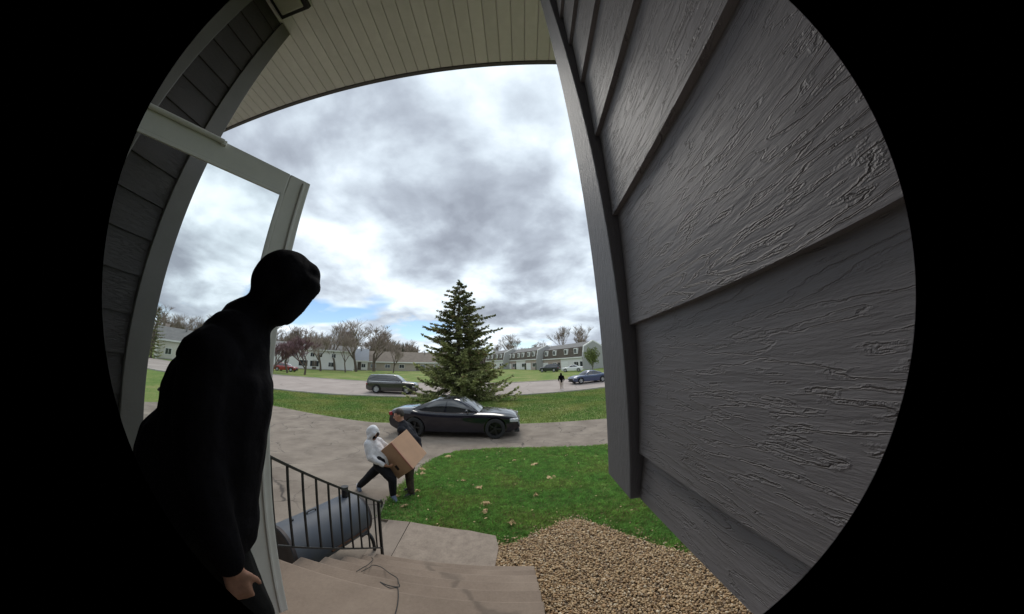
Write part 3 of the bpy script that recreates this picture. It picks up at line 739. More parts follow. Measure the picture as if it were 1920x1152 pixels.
person('person', 'far pedestrian in a black jacket and light trousers by the street kerb',
    dict(head=pq(0, .05, 1.58), neck=pq(0, .02, 1.43), chest=pq(0, 0, 1.25), pelvis=pq(0, 0, .95), shL=pq(-.19, 0, 1.37), shR=pq(.19, 0, 1.37), elL=pq(-.27, -.02, 1.1), elR=pq(.27, -.02, 1.1),
         wrL=pq(-.24, .12, .93), wrR=pq(.24, .12, .93), hdL=(0, .5, -1), hdR=(0, .5, -1), hpL=(1, 0, 0), hpR=(-1, 0, 0), hsL=(0, 1, 0), hsR=(0, 1, 0),
         hipL=pq(-.09, 0, .9), hipR=pq(.09, 0, .9), knL=pq(-.08, .1, .5), knR=pq(.08, -.02, .5), anL=pq(-.07, .12, .11), anR=pq(.08, -.18, .13), toeL=pq(-.08, .27, .05), toeR=pq(.09, -.04, .06)),
    look=(.1, 1, -.1), up=(0, 0, 1), mats=dict(skin=M['skin'], top=M['black_cloth'], legs=M['tan_cloth'], shoe=M['shoe_white']), base=pq(0, 0, 0), vox=.016, wrinkle=.004)

# ------------------------------------------------------------------ cardboard box held between the two
def cardboard_box():
    rv = Vector((.883, .469, 0)); vv = Vector((-.449, .845, -.292)); uv = Vector((-.137, .258, .956))
    s3 = lambda t: rv * t[0] + uv * t[1] + vv * t[2]
    a = s3((.373, -.486, .02)); la = a.length; a.normalize()
    b_ = s3((-.29, -.147, .36)); lb = b_.length; b_ = (b_ - a * b_.dot(a)).normalized()
    c_ = a.cross(b_); lc = .53
    if c_.dot(s3((.34, .215, .36))) < 0: c_ = -c_
    o = Vector((-2.335, 4.655, 1.31))
    Mx = Matrix(((a.x, b_.x, c_.x, o.x), (a.y, b_.y, c_.y, o.y), (a.z, b_.z, c_.z, o.z), (0, 0, 0, 1)))
    bx = thing('cardboard_box', 'large plain brown cardboard box tilted between the two carriers', 'box', (0, 0, 0)); bx.matrix_world = Mx
    MB().bbox((0, 0, 0), (la, lb, lc), .006).build('carton', M['box'], bx)
    MB().bbox((.004, -.002, -.004), (la - .004, .035, .012), .002).build('edge_tape', M['box_tape'], bx)
    MB().bbox((-.003, lb * .5 - .03, .0), (.002, lb * .5 + .03, lc), .001).build('seam_tape', mat('packing tape', (.50, .33, .2), rough=.25), bx)
    MB().bbox((la * .62, lb * .55, -.0035), (la * .78, lb * .68, -.0005), .001).build('hand_hole', M['barrel_end'], bx)
    MB().bbox((.01, .012, -.005), (la - .01, .018, .0), .001).build('flap_edge', M['box'], bx)
cardboard_box()

# ------------------------------------------------------------------ cars
def car_mats(paint, coat=1.0, rough=.25, metal=.0, spec=.6):
    return mat('car paint', paint, rough=rough, spec=spec, metal=metal, coat=coat, var=.03, vscale=2)
M['car_glass'] = mat('tinted car glass', (.012, .014, .016), rough=.03, spec=1.0, coat=.5)
M['tyre'] = mat('tyre', (.014, .014, .015), rough=.85)
M['rim_dark'] = mat('dark alloy', (.03, .03, .032), rough=.35, metal=.6)
M['rim'] = mat('silver alloy', (.5, .5, .52), rough=.3, metal=.8)
M['lamp_clear'] = mat('clear lamp', (.45, .47, .5), rough=.06, spec=1, coat=1)
M['lamp_red'] = mat('red lamp', (.25, .01, .012), rough=.1, spec=.8)
M['black_plastic'] = mat('black plastic', (.014, .014, .015), rough=.55)
M['chrome'] = mat('chrome strip', (.7, .7, .72), rough=.15, metal=1)
def interp_smooth(xs, ys, x):
    # monotone cubic through control points
    xs = list(xs); ys = list(ys)
    i = max(0, min(len(xs) - 2, next((k for k in range(len(xs) - 1) if x <= xs[k + 1]), len(xs) - 2)))
    h = xs[i + 1] - xs[i]; t = (x - xs[i]) / h
    def sl(k):
        if k == 0 or k == len(xs) - 1: return 0 if k else (ys[1] - ys[0]) / (xs[1] - xs[0])
        d0 = (ys[k] - ys[k - 1]) / (xs[k] - xs[k - 1]); d1 = (ys[k + 1] - ys[k]) / (xs[k + 1] - xs[k])
        return 0 if d0 * d1 <= 0 else 2 * d0 * d1 / (d0 + d1)
    m0, m1 = sl(i), sl(i + 1); t2, t3 = t * t, t ** 3
    return (2 * t3 - 3 * t2 + 1) * ys[i] + (t3 - 2 * t2 + t) * h * m0 + (-2 * t3 + 3 * t2) * ys[i + 1] + (t3 - t2) * h * m1
def make_car(name, label, paint, kind='sedan', L=5.0, W=1.9, H=1.47, rim=None, wr=.36, group=None, detail=True):
    """x forward, origin on the ground under the middle"""
    root = thing(name, label, 'car', group=group)
    hl = L / 2; wb = L * .605; ax_f = hl - L * .178; ax_r = ax_f - wb
    if kind == 'sedan':
        deck = dict(x=[-hl, -hl + .05, -hl + .25, -hl * .62, -hl * .5, 0, hl * .30, hl * .55, hl * .82, hl - .08, hl], z=[.72, .93, 1.02, 1.04, 1.0, .95, .955, .94, .86, .74, .55])
        gb = (-hl * .64, hl * .41); gr = (-hl * .27, hl * .12)
    elif kind == 'suv':
        deck = dict(x=[-hl, -hl + .04, -hl + .2, -hl * .62, 0, hl * .40, hl * .6, hl * .85, hl - .06, hl], z=[.75, 1.0, 1.1, 1.1, 1.08, 1.1, 1.06, 1.0, .85, .6])
        gb = (-hl * .97, hl * .46); gr = (-hl * .86, hl * .16)
    else:
        deck = dict(x=[-hl, -hl + .05, -hl + .2, -hl * .6, 0, hl * .35, hl * .6, hl * .85, hl - .06, hl], z=[.7, .9, .98, .98, .95, .97, .92, .85, .72, .55])
        gb = (-hl * .9, hl * .42); gr = (-hl * .72, hl * .1)
    hw = W / 2
    def wid(x): return hw * (1 - .16 * abs(x / hl) ** 5 - .05 * abs(x / hl) ** 2)
    NS = 40; V = []; F = []; prof_n = 0
    for i in range(NS + 1):
        x = -hl + L * (.5 - .5 * math.cos(PI * i / NS)); zt = interp_smooth(deck['x'], deck['z'], x) * (H / 1.47 if kind != 'suv' else 1); w_ = wid(x)
        e = abs(x / hl); zb = .20 + .14 * max(0, e - .86) / .14; zs = zt - .10 + .0 * e
        pull = max(0, (e - .965) / .035) ** 2 * .16
        half = [(0, zb), (w_ * .84, zb), (w_ * .925, zb + .03), (w_ * .945, zb + .12), (w_ * .965, (zb + zs) * .5), (w_ * 1.0, zs - .09), (w_ * .995, zs - .03), (w_ * .955, zs + .045), (w_ * .84, zt - .012), (w_ * .45, zt), (0, zt + .008)]
        half = [(a, (b - .6) * (1 - pull) + .6) for a, b in half]
        ring = [(x, -a, b) for a, b in half] + [(x, a, b) for a, b in half[-2:0:-1]]
        prof_n = len(ring); V += ring
    for i in range(NS):
        for k in range(prof_n):
            a = i * prof_n + k; b = i * prof_n + (k + 1) % prof_n; F.append((a, b, b + prof_n, a + prof_n))
    F.append(tuple(range(prof_n))[::-1]); F.append(tuple(NS * prof_n + k for k in range(prof_n)))
    lower = MB().add(V, F)
    me = lower.mesh('body', paint); tmp = bpy.data.objects.new('tmp', me); COL.objects.link(tmp); cutters = []
    bm = bmesh.new(); bm.from_mesh(me); bmesh.ops.recalc_face_normals(bm, faces=bm.faces[:]); bm.to_mesh(me); bm.free()
    for axx in (ax_f, ax_r):
        for sg in (-1, 1):
            c = MB(); c.tube([(axx, sg * (hw - .28), wr), (axx, sg * (hw + .2), wr)], wr + .055, 28)
            co = c.build('cut', paint); cutters.append(co)
            md = tmp.modifiers.new('b', 'BOOLEAN'); md.operation = 'DIFFERENCE'; md.object = co; md.solver = 'EXACT'
    dg = bpy.context.evaluated_depsgraph_get(); dg.update()
    me2 = bpy.data.meshes.new_from_object(tmp.evaluated_get(dg)); me2.name = 'body'
    for c in cutters: bpy.data.objects.remove(c)
    bpy.data.objects.remove(tmp)
    me2.materials.clear(); me2.materials.append(paint)
    me2.polygons.foreach_set('material_index', np.zeros(len(me2.polygons), np.int32))
    me2.shade_smooth(); me2.set_sharp_from_angle(angle=R(38)); link('body', me2, root)
    # cabin
    NC = 16; bw = hw * .90; rw = hw * .70; belt = lambda x: interp_smooth(deck['x'], deck['z'], x) * (H / 1.47 if kind != 'suv' else 1) - .045
    def side_pt(s, v, sg, push=0):
        bx = gb[0] + (gb[1] - gb[0]) * s; tx = gr[0] + (gr[1] - gr[0]) * s
        zb_ = belt(bx); zt_ = H - .05 - .05 * abs(2 * s - 1) ** 2.5
        bulge = .05 * math.sin(PI * v * .9); endin = .10 * abs(2 * s - 1) ** 4
        y = bw * (1 - endin * .7) * (1 - v) + rw * (1 - endin) * v + bulge + push
        fx = .06 * math.sin(PI * v) * (1 if s > .5 else -1) * abs(2 * s - 1) ** 6
        return Vector((bx + (tx - bx) * v + fx, sg * y, zb_ + (zt_ - zb_) * v))
    def roof_pt(s, t):
        a = side_pt(s, 1, 1); return Vector((a.x, a.y * t, a.z + .05 * (1 - t * t)))
    cab = MB(); NV = 6; NT = 8
    rings = []
    for i in range(NC + 1):
        s = i / NC
        rings.append([side_pt(s, k / NV, -1) for k in range(NV)] + [roof_pt(s, -1 + 2 * k / NT) for k in range(NT + 1)] + [side_pt(s, k / NV, 1) for k in range(NV - 1, -1, -1)])
    n_ = len(rings[0]); V = [p for r_ in rings for p in r_]
    F = [(i * n_ + k, (i + 1) * n_ + k, (i + 1) * n_ + k + 1, i * n_ + k + 1) for i in range(NC) for k in range(n_ - 1)]
    F.append(tuple(range(n_))); F.append(tuple(NC * n_ + k for k in range(n_))[::-1])
    cab.add(V, F); cab.build('cabin', paint, root, 45)
    # glass
    def patch(nm, fn, nu, nv, m, thick=None):
        g = MB(); V = [fn(i / nu, j / nv) for j in range(nv + 1) for i in range(nu + 1)]
        F = [(j * (nu + 1) + i, j * (nu + 1) + i + 1, (j + 1) * (nu + 1) + i + 1, (j + 1) * (nu + 1) + i) for j in range(nv) for i in range(nu)]
        g.add(V, F); return g.build(nm, m, root, 60)
    spans = ((.12, .50), (.53, .93)) if kind == 'sedan' else ((.06, .30), (.33, .60), (.63, .94))
    for sg in (-1, 1):
        for s0, s1 in spans:
            patch('side_window', lambda u, v: side_pt(s0 + (s1 - s0) * u, .10 + .78 * v, sg, .006), 6, 5, M['car_glass'])
    def end_glass(s, sgn):
        def fn(u, v):
            v_ = .08 + .86 * v; a = side_pt(s, v_, -1); b = side_pt(s, v_, 1); t = .07 + .86 * u; p = a.lerp(b, t)
            p.x += sgn * (.012 + .055 * (1 - (2 * t - 1) ** 2)); return p
        return fn
    patch('windscreen', end_glass(1, 1), 8, 6, M['car_glass']); patch('rear_window', end_glass(0, -1), 8, 6, M['car_glass'])
    if detail:
        for sg in (-1, 1):
            patch('belt_strip', lambda u, v: side_pt(.06 + .9 * u, .03 + .045 * v, sg, .010), 10, 1, M['chrome'])
    for i, axx in enumerate((ax_f, ax_r)):
        for sg in (-1, 1):
            Wm = Matrix.Translation((axx, sg * (hw - .115), wr)) @ Matrix.Rotation(R(-90 * sg), 4, 'X')
            tw = .11
            wh = MB().lathe([(wr * .66, -tw), (wr * .93, -tw), (wr, -tw * .7), (wr, tw * .7), (wr * .93, tw), (wr * .68, tw), (wr * .66, tw * .4)], 28, Wm).build('wheel', M['tyre'], root, 40)
            rm = MB().lathe([(wr * .67, tw * .8), (wr * .63, tw * .2), (wr * .60, -tw * .3), (.02, -tw * .3)], 24, Wm)
            for k_ in range(5):
                Rk = Wm @ Matrix.Rotation(2 * PI * k_ / 5, 4, 'Z'); rm.box((.02, -.028, tw * .1), (wr * .66, .028, tw * .62), Rk)
            rm.lathe([(.001, tw * .75), (.05, tw * .7), (.06, tw * .3)], 12, Wm); rm.build('rim', rim or M['rim'], wh, 40)
    zk = H / 1.47 if kind != 'suv' else 1
    for sg in (-1, 1):
        MB().bbox((hl - .36, sg * (hw * .80) - .13, .60 * zk), (hl - .045, sg * (hw * .80) + .10, .72 * zk), .03).build('headlight', M['lamp_clear'], root, 40)
        MB().bbox((-hl + .01, sg * (hw * .70) - .16, .76 * zk), (-hl + .16, sg * (hw * .70) + .16, .90 * zk), .03).build('tail_light', M['lamp_red'], root, 40)
        mr = MB(); p = side_pt(.86, .12, sg); capsule(mr, p + Vector((0, sg * .02, .0)), .03, p + Vector((-.02, sg * .14, .05)), .06); mr.build('mirror', paint, root, 50)
    MB().bbox((hl - .10, -hw * .55, .34), (hl + .004, hw * .55, .60 * zk), .03).build('grille', M['black_plastic'], root, 40)
    MB().bbox((hl - .2, -hw * .78, .20), (hl - .015, hw * .78, .29), .03).build('front_lip', M['black_plastic'], root, 40)
    if detail:
        for sg in (-1, 1):
            for xx in (-.55, .45):
                MB().bbox((xx - .1, sg * hw * .972 - .012, .83), (xx + .1, sg * hw * .972 + .016, .86), .008).build('door_handle', paint, root)
        MB().tube([(-hl * .1, .0, H - .01), (-hl * .2, 0, H + .05), (-hl * .24, 0, H + .03)], .02, 8).build('aerial', M['black_plastic'], root)
    return root
def put(o, x, y, ang):
    o.location = (x, y, hz(x, y) + (.03 if abs(y) > 18 else .012)); o.rotation_euler = (0, 0, R(ang)); return o
c_black = make_car('parked_car', 'black sedan parked across the driveway', car_mats((.003, .003, .010), rough=.15, coat=.8, spec=.35), L=5.04, W=1.9, H=1.47, rim=M['rim_dark'], wr=.365)
put(c_black, -2.62, 10.85, 1.0)
c_blue = make_car('parked_car', 'dark blue sedan parked on the street beside the far pedestrian', car_mats((.035, .055, .13), metal=.4, rough=.3), L=4.7, W=1.8, H=1.44, wr=.33)
put(c_blue, 7.9, 31.2, 197)
c_suv = make_car('parked_car', 'dark grey brown sport utility vehicle on the street left of the spruce', car_mats((.03, .028, .026)), kind='suv', L=4.8, W=1.9, H=1.75, wr=.38)
put(c_suv, -12.2, 24.6, 12)
c_red = make_car('parked_car', 'red car parked by the white house at far left', car_mats((.30, .02, .03)), kind='hatch', L=4.4, W=1.8, H=1.5, wr=.33, detail=False)
put(c_red, -42.5, 40.5, 20)
c_dk = make_car('parked_car', 'dark navy vehicle parked before the brick town houses', car_mats((.012, .013, .025)), kind='suv', L=4.7, W=1.9, H=1.75, wr=.38, detail=False)
put(c_dk, 6.6, 60.5, 150)
c_wh = make_car('parked_car', 'white car parked near the gable end of the town houses', car_mats((.72, .72, .74)), kind='sedan', L=4.6, W=1.8, H=1.45, wr=.33, detail=False)
put(c_wh, 11.0, 56.5, 160)

# ------------------------------------------------------------------ town houses at the far right
M['shingle'] = mat('brown mansard shingle', (.105, .085, .068), rough=.9, var=.2, vscale=1.5, bump=.5, bscale=6, bdist=.05, stretch=(1, 1, 4))
M['roof_grey'] = mat('grey roof shingle', (.17, .165, .16), rough=.9, var=.15, vscale=1.2)
M['grey_siding'] = mat('grey vinyl siding', (.33, .325, .32), rough=.7, var=.05, bump=.3, bscale=5, bdist=.03, stretch=(.2, .2, 6))
M['white_paint'] = mat('white paint', (.72, .72, .70), rough=.6, var=.04)
M['pink_brick'] = mat('pinkish brick', (.40, .32, .285), rough=.9, var=.12, vscale=3)
M['white_siding'] = mat('white siding', (.66, .65, .64), rough=.7, var=.05)
M['tan_siding'] = mat('tan siding', (.36, .31, .255), rough=.7, var=.06)
M['cream_siding'] = mat('cream siding', (.60, .57, .50), rough=.7, var=.05)
M['window_dark'] = mat('dark window pane', (.03, .035, .04), rough=.06, spec=.9)
M['roof_brown'] = mat('brown roof shingle', (.19, .155, .125), rough=.9, var=.15, vscale=1.2)
M['roof_blue'] = mat('blue grey roof', (.26, .275, .30), rough=.9, var=.1)
def window(parent, x0, x1, z0, z1, y=0, fr=.09, out=.05, nm='window'):
    f = MB()
    f.box((x0, y - out, z0), (x0 + fr, y + .02, z1)).box((x1 - fr, y - out, z0), (x1, y + .02, z1)).box((x0 + fr, y - out, z0), (x1 - fr, y + .02, z0 + fr)).box((x0 + fr, y - out, z1 - fr), (x1 - fr, y + .02, z1))
    f.box(((x0 + x1) / 2 - .02, y - out + .01, z0 + fr), ((x0 + x1) / 2 + .02, y + .015, z1 - fr))
    o = f.build(nm, M['white_paint'], parent)
    MB().box((x0 + fr * .8, y - out * .4, z0 + fr * .8), (x1 - fr * .8, y - .002, z1 - fr * .8)).build('pane', M['window_dark'], o)
def town_house(label, A, B, D, eave, mtop, ridge, units):
    A, B = Vector(A), Vector(B); d = B - A; Lx = d.length; zg = min(hz(A.x, A.y), hz(B.x, B.y)) - .1
    # local x runs from B to A so that local -y faces the viewer
    t = thing('town_house', label, 'town house', (B.x, B.y, zg), math.atan2(A.y - B.y, A.x - B.x), 'row of town houses')
    MB().box((.05, .05, 0), (Lx - .05, D - .05, eave)).build('wall', M['pink_brick'], t)
    prof = [(-.0, eave), (.55, mtop), (D / 2, ridge), (D - .55, mtop), (D, eave)]
    RM = Matrix(((0, 0, 1, 0), (1, 0, 0, 0), (0, 1, 0, 0), (0, 0, 0, 1)))      # prism axes -> (y, z) section, x along the row
    for x0, x1 in ((-.15, .10), (Lx - .10, Lx + .15)):
        MB().prism([(-.12, 0), (-.12, eave), (.45, mtop + .12), (D / 2, ridge + .15), (D - .45, mtop + .12), (D + .12, eave), (D + .12, 0)], x0, x1, RM).build('gable_wall', M['grey_siding'], t)
        xe0, xe1 = (x0 - .06, x1 + .03)
        tr = MB()
        pr = [(-.12, eave - .1), (.45, mtop + .12), (D / 2, ridge + .15), (D - .45, mtop + .12), (D + .12, eave - .1)]
        for (a0, b0), (a1, b1) in zip(pr, pr[1:]):
            tr.prism([(a0, b0 - .22), (a1, b1 - .22), (a1, b1 + .06), (a0, b0 + .06)], xe0, xe1, RM)
        tr.build('rake_trim', M['white_paint'], t)
    MB().prism([(-.02, eave), (.52, mtop), (.70, mtop), (.3, eave)], .1, Lx - .1, RM).build('mansard', M['shingle'], t)
    MB().prism([(.50, mtop + .002), (D / 2, ridge), (D - .5, mtop + .002)], .1, Lx - .1, RM).build('roof', M['roof_grey'], t)
    MB().box((.1, -.32, eave - .28), (Lx - .1, .06, eave - .003)).build('eave_trim', M['white_paint'], t)
    u = Lx / units
    for i in range(units):
        x = i * u
        pm_ = M['white_siding'] if i % 2 else M['pink_brick']
        MB().box((x + .15, -.01, 0), (x + u - .15, .045, eave - .3)).build('front_panel', pm_, t)
        for k_ in ((.28, .72) if units < 4 else (.5,)):
            xc = x + u * k_
            dm = MB().box((xc - .62, -.05, eave + .75), (xc + .62, .55, mtop - .25)).build('dormer', M['white_paint'], t)
            window(t, xc - .5, xc + .5, eave + .85, mtop - .35, -.052)
        g = MB()
        for q in range(4): g.box((x + .5, -.07, .02 + q * .53), (x + min(3.1, u * .5), -.012, .02 + q * .53 + .515))
        g.build('garage_door', M['white_paint'], t)
        window(t, x + u * .62, x + u * .62 + 1.7, .9, 2.1, -.012)
        MB().box((x + u * .88, -.06, .02), (x + u * .88 + .9, -.012, 2.05)).build('front_door', M['window_dark'], t)
    return t
town_house('near town house block with a grey gable end at the right', (14.8, 62.8), (6.2, 77.3), 7.3, 3.2, 5.6, 6.95, 2)
town_house('middle town house block stepped behind the near one', (4.7, 75.9), (-4.4, 92.9), 7.3, 3.2, 5.6, 6.95, 3)
town_house('far town house block partly hidden behind the spruce', (-5.6, 90.5), (-13.5, 106), 7.3, 3.2, 5.6, 6.95, 2)
def plain_house(label, cx, cy, ang, Lx, D, eave, ridge, wallm, roofm, wins, zoff=0, cat='house', upper=True):
    zg = hz(cx, cy) - .15 + zoff
    t = thing('house', label, cat, (cx, cy, zg), R(ang))
    RM = Matrix(((0, 0, 1, 0), (1, 0, 0, 0), (0, 1, 0, 0), (0, 0, 0, 1)))
    MB().prism([(0, 0), (0, eave), (D / 2, ridge - .12), (D, eave), (D, 0)], -Lx / 2, Lx / 2, RM).build('wall', wallm, t)
    for a, b, a2, b2 in ((-.35, eave - .12, D / 2, ridge), (D + .35, eave - .12, D / 2, ridge)):
        MB().prism([(a, b), (a2, b2), (a2, b2 + .2), (a, b + .2)], -Lx / 2 - .3, Lx / 2 + .3, RM).build('roof', roofm, t)
    MB().box((-Lx / 2 - .3, -.42, eave - .20), (Lx / 2 + .3, -.352, eave + .08)).build('gutter', M['white_paint'], t)
    for x, z0, w_, h_ in wins: window(t, x - w_ / 2, x + w_ / 2, z0, z0 + h_, -.01)
    for x in (-Lx / 2 + .08, Lx / 2 - .08): MB().box((x - .08, -.03, 0), (x + .08, .02, eave - .2)).build('corner_trim', M['white_paint'], t)
    MB().box((-Lx / 2 + .17, -.025, .0), (Lx / 2 - .17, .01, .32)).build('foundation', M['foundation'], t)
    MB().box((Lx * .12, -.05, .33), (Lx * .12 + .95, .01, 2.4)).build('front_door', M['shingle'], t)
    MB().tube([(Lx * .22, D * .4, ridge - .6), (Lx * .22, D * .4, ridge + .5)], .16, 8).build('roof_vent', M['roof_grey'], t)
    MB().box((-Lx * .28 - .4, D * .55, ridge - 1.0), (-Lx * .28 + .4, D * .55 + .7, ridge + .8)).build('chimney', M['pink_brick'], t)
    return t
W_ = [(-9, .9, 1.6, 1.2), (-4.2, .9, 1.2, 1.2), (1.0, .8, 2.2, 1.5), (3.6, .8, 2.2, 1.5), (7.5, .9, 1.4, 1.2)] + [(x, 3.1, 1.1, 1.1) for x in (-9, -5, -1, 3, 4.8, 8)]
plain_house('long white two storey house behind the small purple budding trees', -51.5, 53, 42, 26, 9, 4.9, 6.3, M['white_siding'], M['roof_grey'], W_)
plain_house('house with pale blue grey roof between bare trees', -44.5, 66, 32, 7, 8, 2.7, 6.0, M['white_siding'], M['roof_blue'], [(-1.5, .9, 1.2, 1.1), (2.4, .9, 1.2, 1.1)])
plain_house('long low tan house with brown roof left of the spruce', -33, 74, 24, 26, 9, 2.6, 5.6, M['tan_siding'], M['roof_brown'], [(x, .9, 1.5, 1.1) for x in (-9, -5, -1, 5, 9)])
plain_house('small white gabled house at the far left edge', -62, 30.5, 70, 7, 8, 3.6, 6.0, M['cream_siding'], M['roof_grey'], [(-1.5, 1, 1.2, 1.2), (1.5, 1, 1.2, 1.2)])

# ------------------------------------------------------------------ trees
M['bark'] = mat('grey brown bark', (.115, .09, .072), rough=.95, var=.25, vscale=3)
M['twig'] = mat('bare twigs', (.27, .215, .18), rough=.95, var=.2, vscale=.6)
M['twig_red'] = mat('budding purple twigs', (.17, .10, .105), rough=.95, var=.2, vscale=1)
M['needle'] = mat('spruce needles', (1, 1, 1), rough=.75, spec=.25, tint=True)
M['new_leaf'] = mat('young yellow green leaves', (.17, .20, .055), rough=.7, col2=(.09, .12, .03), vscale=3)
M['needle_far'] = mat('far evergreen', (.05, .06, .035), rough=.9, var=.3)
def bare_tree_mesh(seed, H=10.0, spread=.55, levels=5, tw=M['twig'], rad=.2, fork=.22):
    rnd = random.Random(seed); trunk = MB(); crown = MB()
    def grow(p, d, L, r, lev):
        pts = [p]; q = p.copy(); dd = d.copy(); nseg = 3
        for i in range(nseg):
            dd = (dd + Vector((rnd.gauss(0, .10), rnd.gauss(0, .10), rnd.gauss(.05, .07)))).normalized(); q = q + dd * L / nseg; pts.append(q.copy())
        rads = [r * (1 - .38 * i / nseg) for i in range(nseg + 1)]
        (trunk if lev <= 1 else crown).tube(pts, rads, 6 if lev <= 1 else 4 if lev == 2 else 3, caps=False)
        if lev >= levels: return
        n = rnd.choice((3, 4)) if lev < levels - 1 else 6
        for k_ in range(n):
            t = rnd.uniform(.45, 1.0) if k_ else 1.0
            b = pts[min(int(t * nseg), nseg - 1)].lerp(pts[min(int(t * nseg) + 1, nseg)], (t * nseg) % 1 if t < 1 else 1)
            a = rnd.uniform(0, 2 * PI); s = Vector((math.cos(a), math.sin(a), rnd.uniform(-.1, .25)))
            nd = (dd * (1 - spread * .55) + s * spread * rnd.uniform(.6, 1.15)).normalized(); nd.z += .10; nd.normalize()
            grow(b, nd, L * rnd.uniform(.62, .84), max(r * rnd.uniform(.48, .62), .018), lev + 1)
    grow(Vector((0, 0, -.1)), Vector((0, 0, 1)), H * fork, rad, 0)
    zmax = max(v[2] for v in crown.v); s = H / zmax
    for mb_ in (trunk, crown): mb_.v = [(x * s, y * s, z * s if z > 0 else z) for x, y, z in mb_.v]
    return trunk.mesh('trunk', M['bark']), crown.mesh('crown', tw)
TM = [bare_tree_mesh(3, 12), bare_tree_mesh(8, 12, .65), bare_tree_mesh(21, 12, .5, fork=.28), bare_tree_mesh(34, 12, .7, fork=.18)]
TMr = bare_tree_mesh(5, 5, .6, 5, M['twig_red'], .08)
def place_tree(ms, x, y, h, ref, rz, label, group=None, wide=1.0, name='bare_tree'):
    t = thing(name, label, 'tree', (x, y, hz(x, y) - .05), rz, group); s = h / ref; t.scale = (s * wide, s * wide, s)
    link('trunk', ms[0], t); link('crown', ms[1], t); return t
def pol(az, d): return d * math.sin(R(az)), d * math.cos(R(az))
rt = random.Random(11)
for az, d, h, k_, lb in ((-35.6, 64, 8.5, 2, 'low bare tree before the blue grey roofed house'), (-40.2, 66, 9.0, 1, 'bare tree at the right end of the long white house'), (-26.4, 68, 8.0, 0, 'bare tree before the brown roofed house, nearest the spruce')):
    x, y = pol(az, d); place_tree(TM[k_], x, y, h, 12, az, lb, 'bare trees before the left houses')
main = [(-37.6, 74, 12.2, 0, 'bare multi stemmed tree right of the white house', 1.0), (-33.6, 70, 13.2, 1, 'tallest broad bare tree over the blue grey roof', 1.05), (-30.2, 74, 12.6, 3, 'bare tree at the right edge of the left group, before the brown roof', 1.0),
        (-1.2, 118, 15.5, 1, 'bare tree standing behind the middle town house', 1.0), (9.6, 92, 14.2, 2, 'left one of the two dark bare trees above the near town house', .9), (13.2, 92, 14.8, 0, 'right one of the two dark bare trees above the near town house', 1.0),
        (4.6, 120, 11.5, 3, 'low bare tree between the taller trees behind the town houses', 1.0), (-4.6, 124, 11, 2, 'low bare tree behind the far town house beside the spruce', 1.0)]
for az, d, h, k_, lb, wd in main:
    x, y = pol(az, d); place_tree(TM[k_], x, y, h, 12, rt.uniform(0, 6), lb, 'bare trees behind the houses', wd)
for i in range(26):
    az = -73 + i * 1.95 + rt.uniform(-.6, .6); d = rt.uniform(92, 112)
    if -3 < az: break
    x, y = pol(az, d); place_tree(TM[i % 4], x, y, rt.uniform(10.5, 14.5), 12, rt.uniform(0, 6), 'bare brown tree in the wood behind the left houses', 'bare trees of the wood behind the left houses', 1.1)
for i, (az, d, h, lb) in enumerate(((-46.0, 53, 5.6, 'small purple budding tree by the red car'), (-43.0, 50, 6.2, 'purple budding tree before the white house windows'), (-48.6, 52, 5.0, 'leftmost purple budding tree before the white house'))):
    x, y = pol(az, d); place_tree(TMr, x, y, h, 5, i * 2.1, lb, 'purple budding trees', 1.1, 'budding_tree')
def leafy(seed, H, m, n, rxy, z0, size):
    rr = np.random.default_rng(seed); u = rr.normal(size=(n, 3)); u /= np.linalg.norm(u, axis=1)[:, None]; rad = rr.random(n) ** .45
    cl = rr.normal(size=(14, 3)) * .35
    P = u * rad[:, None] * np.array([rxy, rxy, (H - z0) / 2]) * (1 + .25 * np.sin(u[:, :1] * 7 + u[:, 2:] * 5)) + np.array([0, 0, (H + z0) / 2])
    a = rr.normal(size=(n, 3)); a /= np.linalg.norm(a, axis=1)[:, None]; b = np.cross(a, rr.normal(size=(n, 3))); b /= np.linalg.norm(b, axis=1)[:, None]
    s = size * rr.uniform(.6, 1.3, (n, 1)); V = np.stack([P - a * s, P + b * s * .6, P + a * s, P - b * s * .6], 1).reshape(-1, 3)
    return np_mesh('crown', V, np.arange(n * 4).reshape(-1, 4), m)
x, y = pol(15.1, 57.5); t = thing('leafing_tree', 'small yellow green leafing tree before the grey gable end', 'tree', (x, y, hz(x, y) - .05))
lm = leafy(4, 4.9, M['new_leaf'], 2600, 1.5, 1.2, .13); link('crown', lm, t)
tb = MB(); tb.tube([(0, 0, 0), (.03, 0, 1.3), (.0, .05, 3.6)], [.09, .07, .02], 6)
for k_ in range(7):
    a = k_ * .9; tb.tube([(.02, 0, 1.2 + k_ * .3), (.5 * math.cos(a), .5 * math.sin(a), 2.0 + k_ * .3), (1.0 * math.cos(a), 1.0 * math.sin(a), 2.6 + k_ * .25)], [.035, .022, .01], 4)
tb.build('trunk', M['bark'], t)

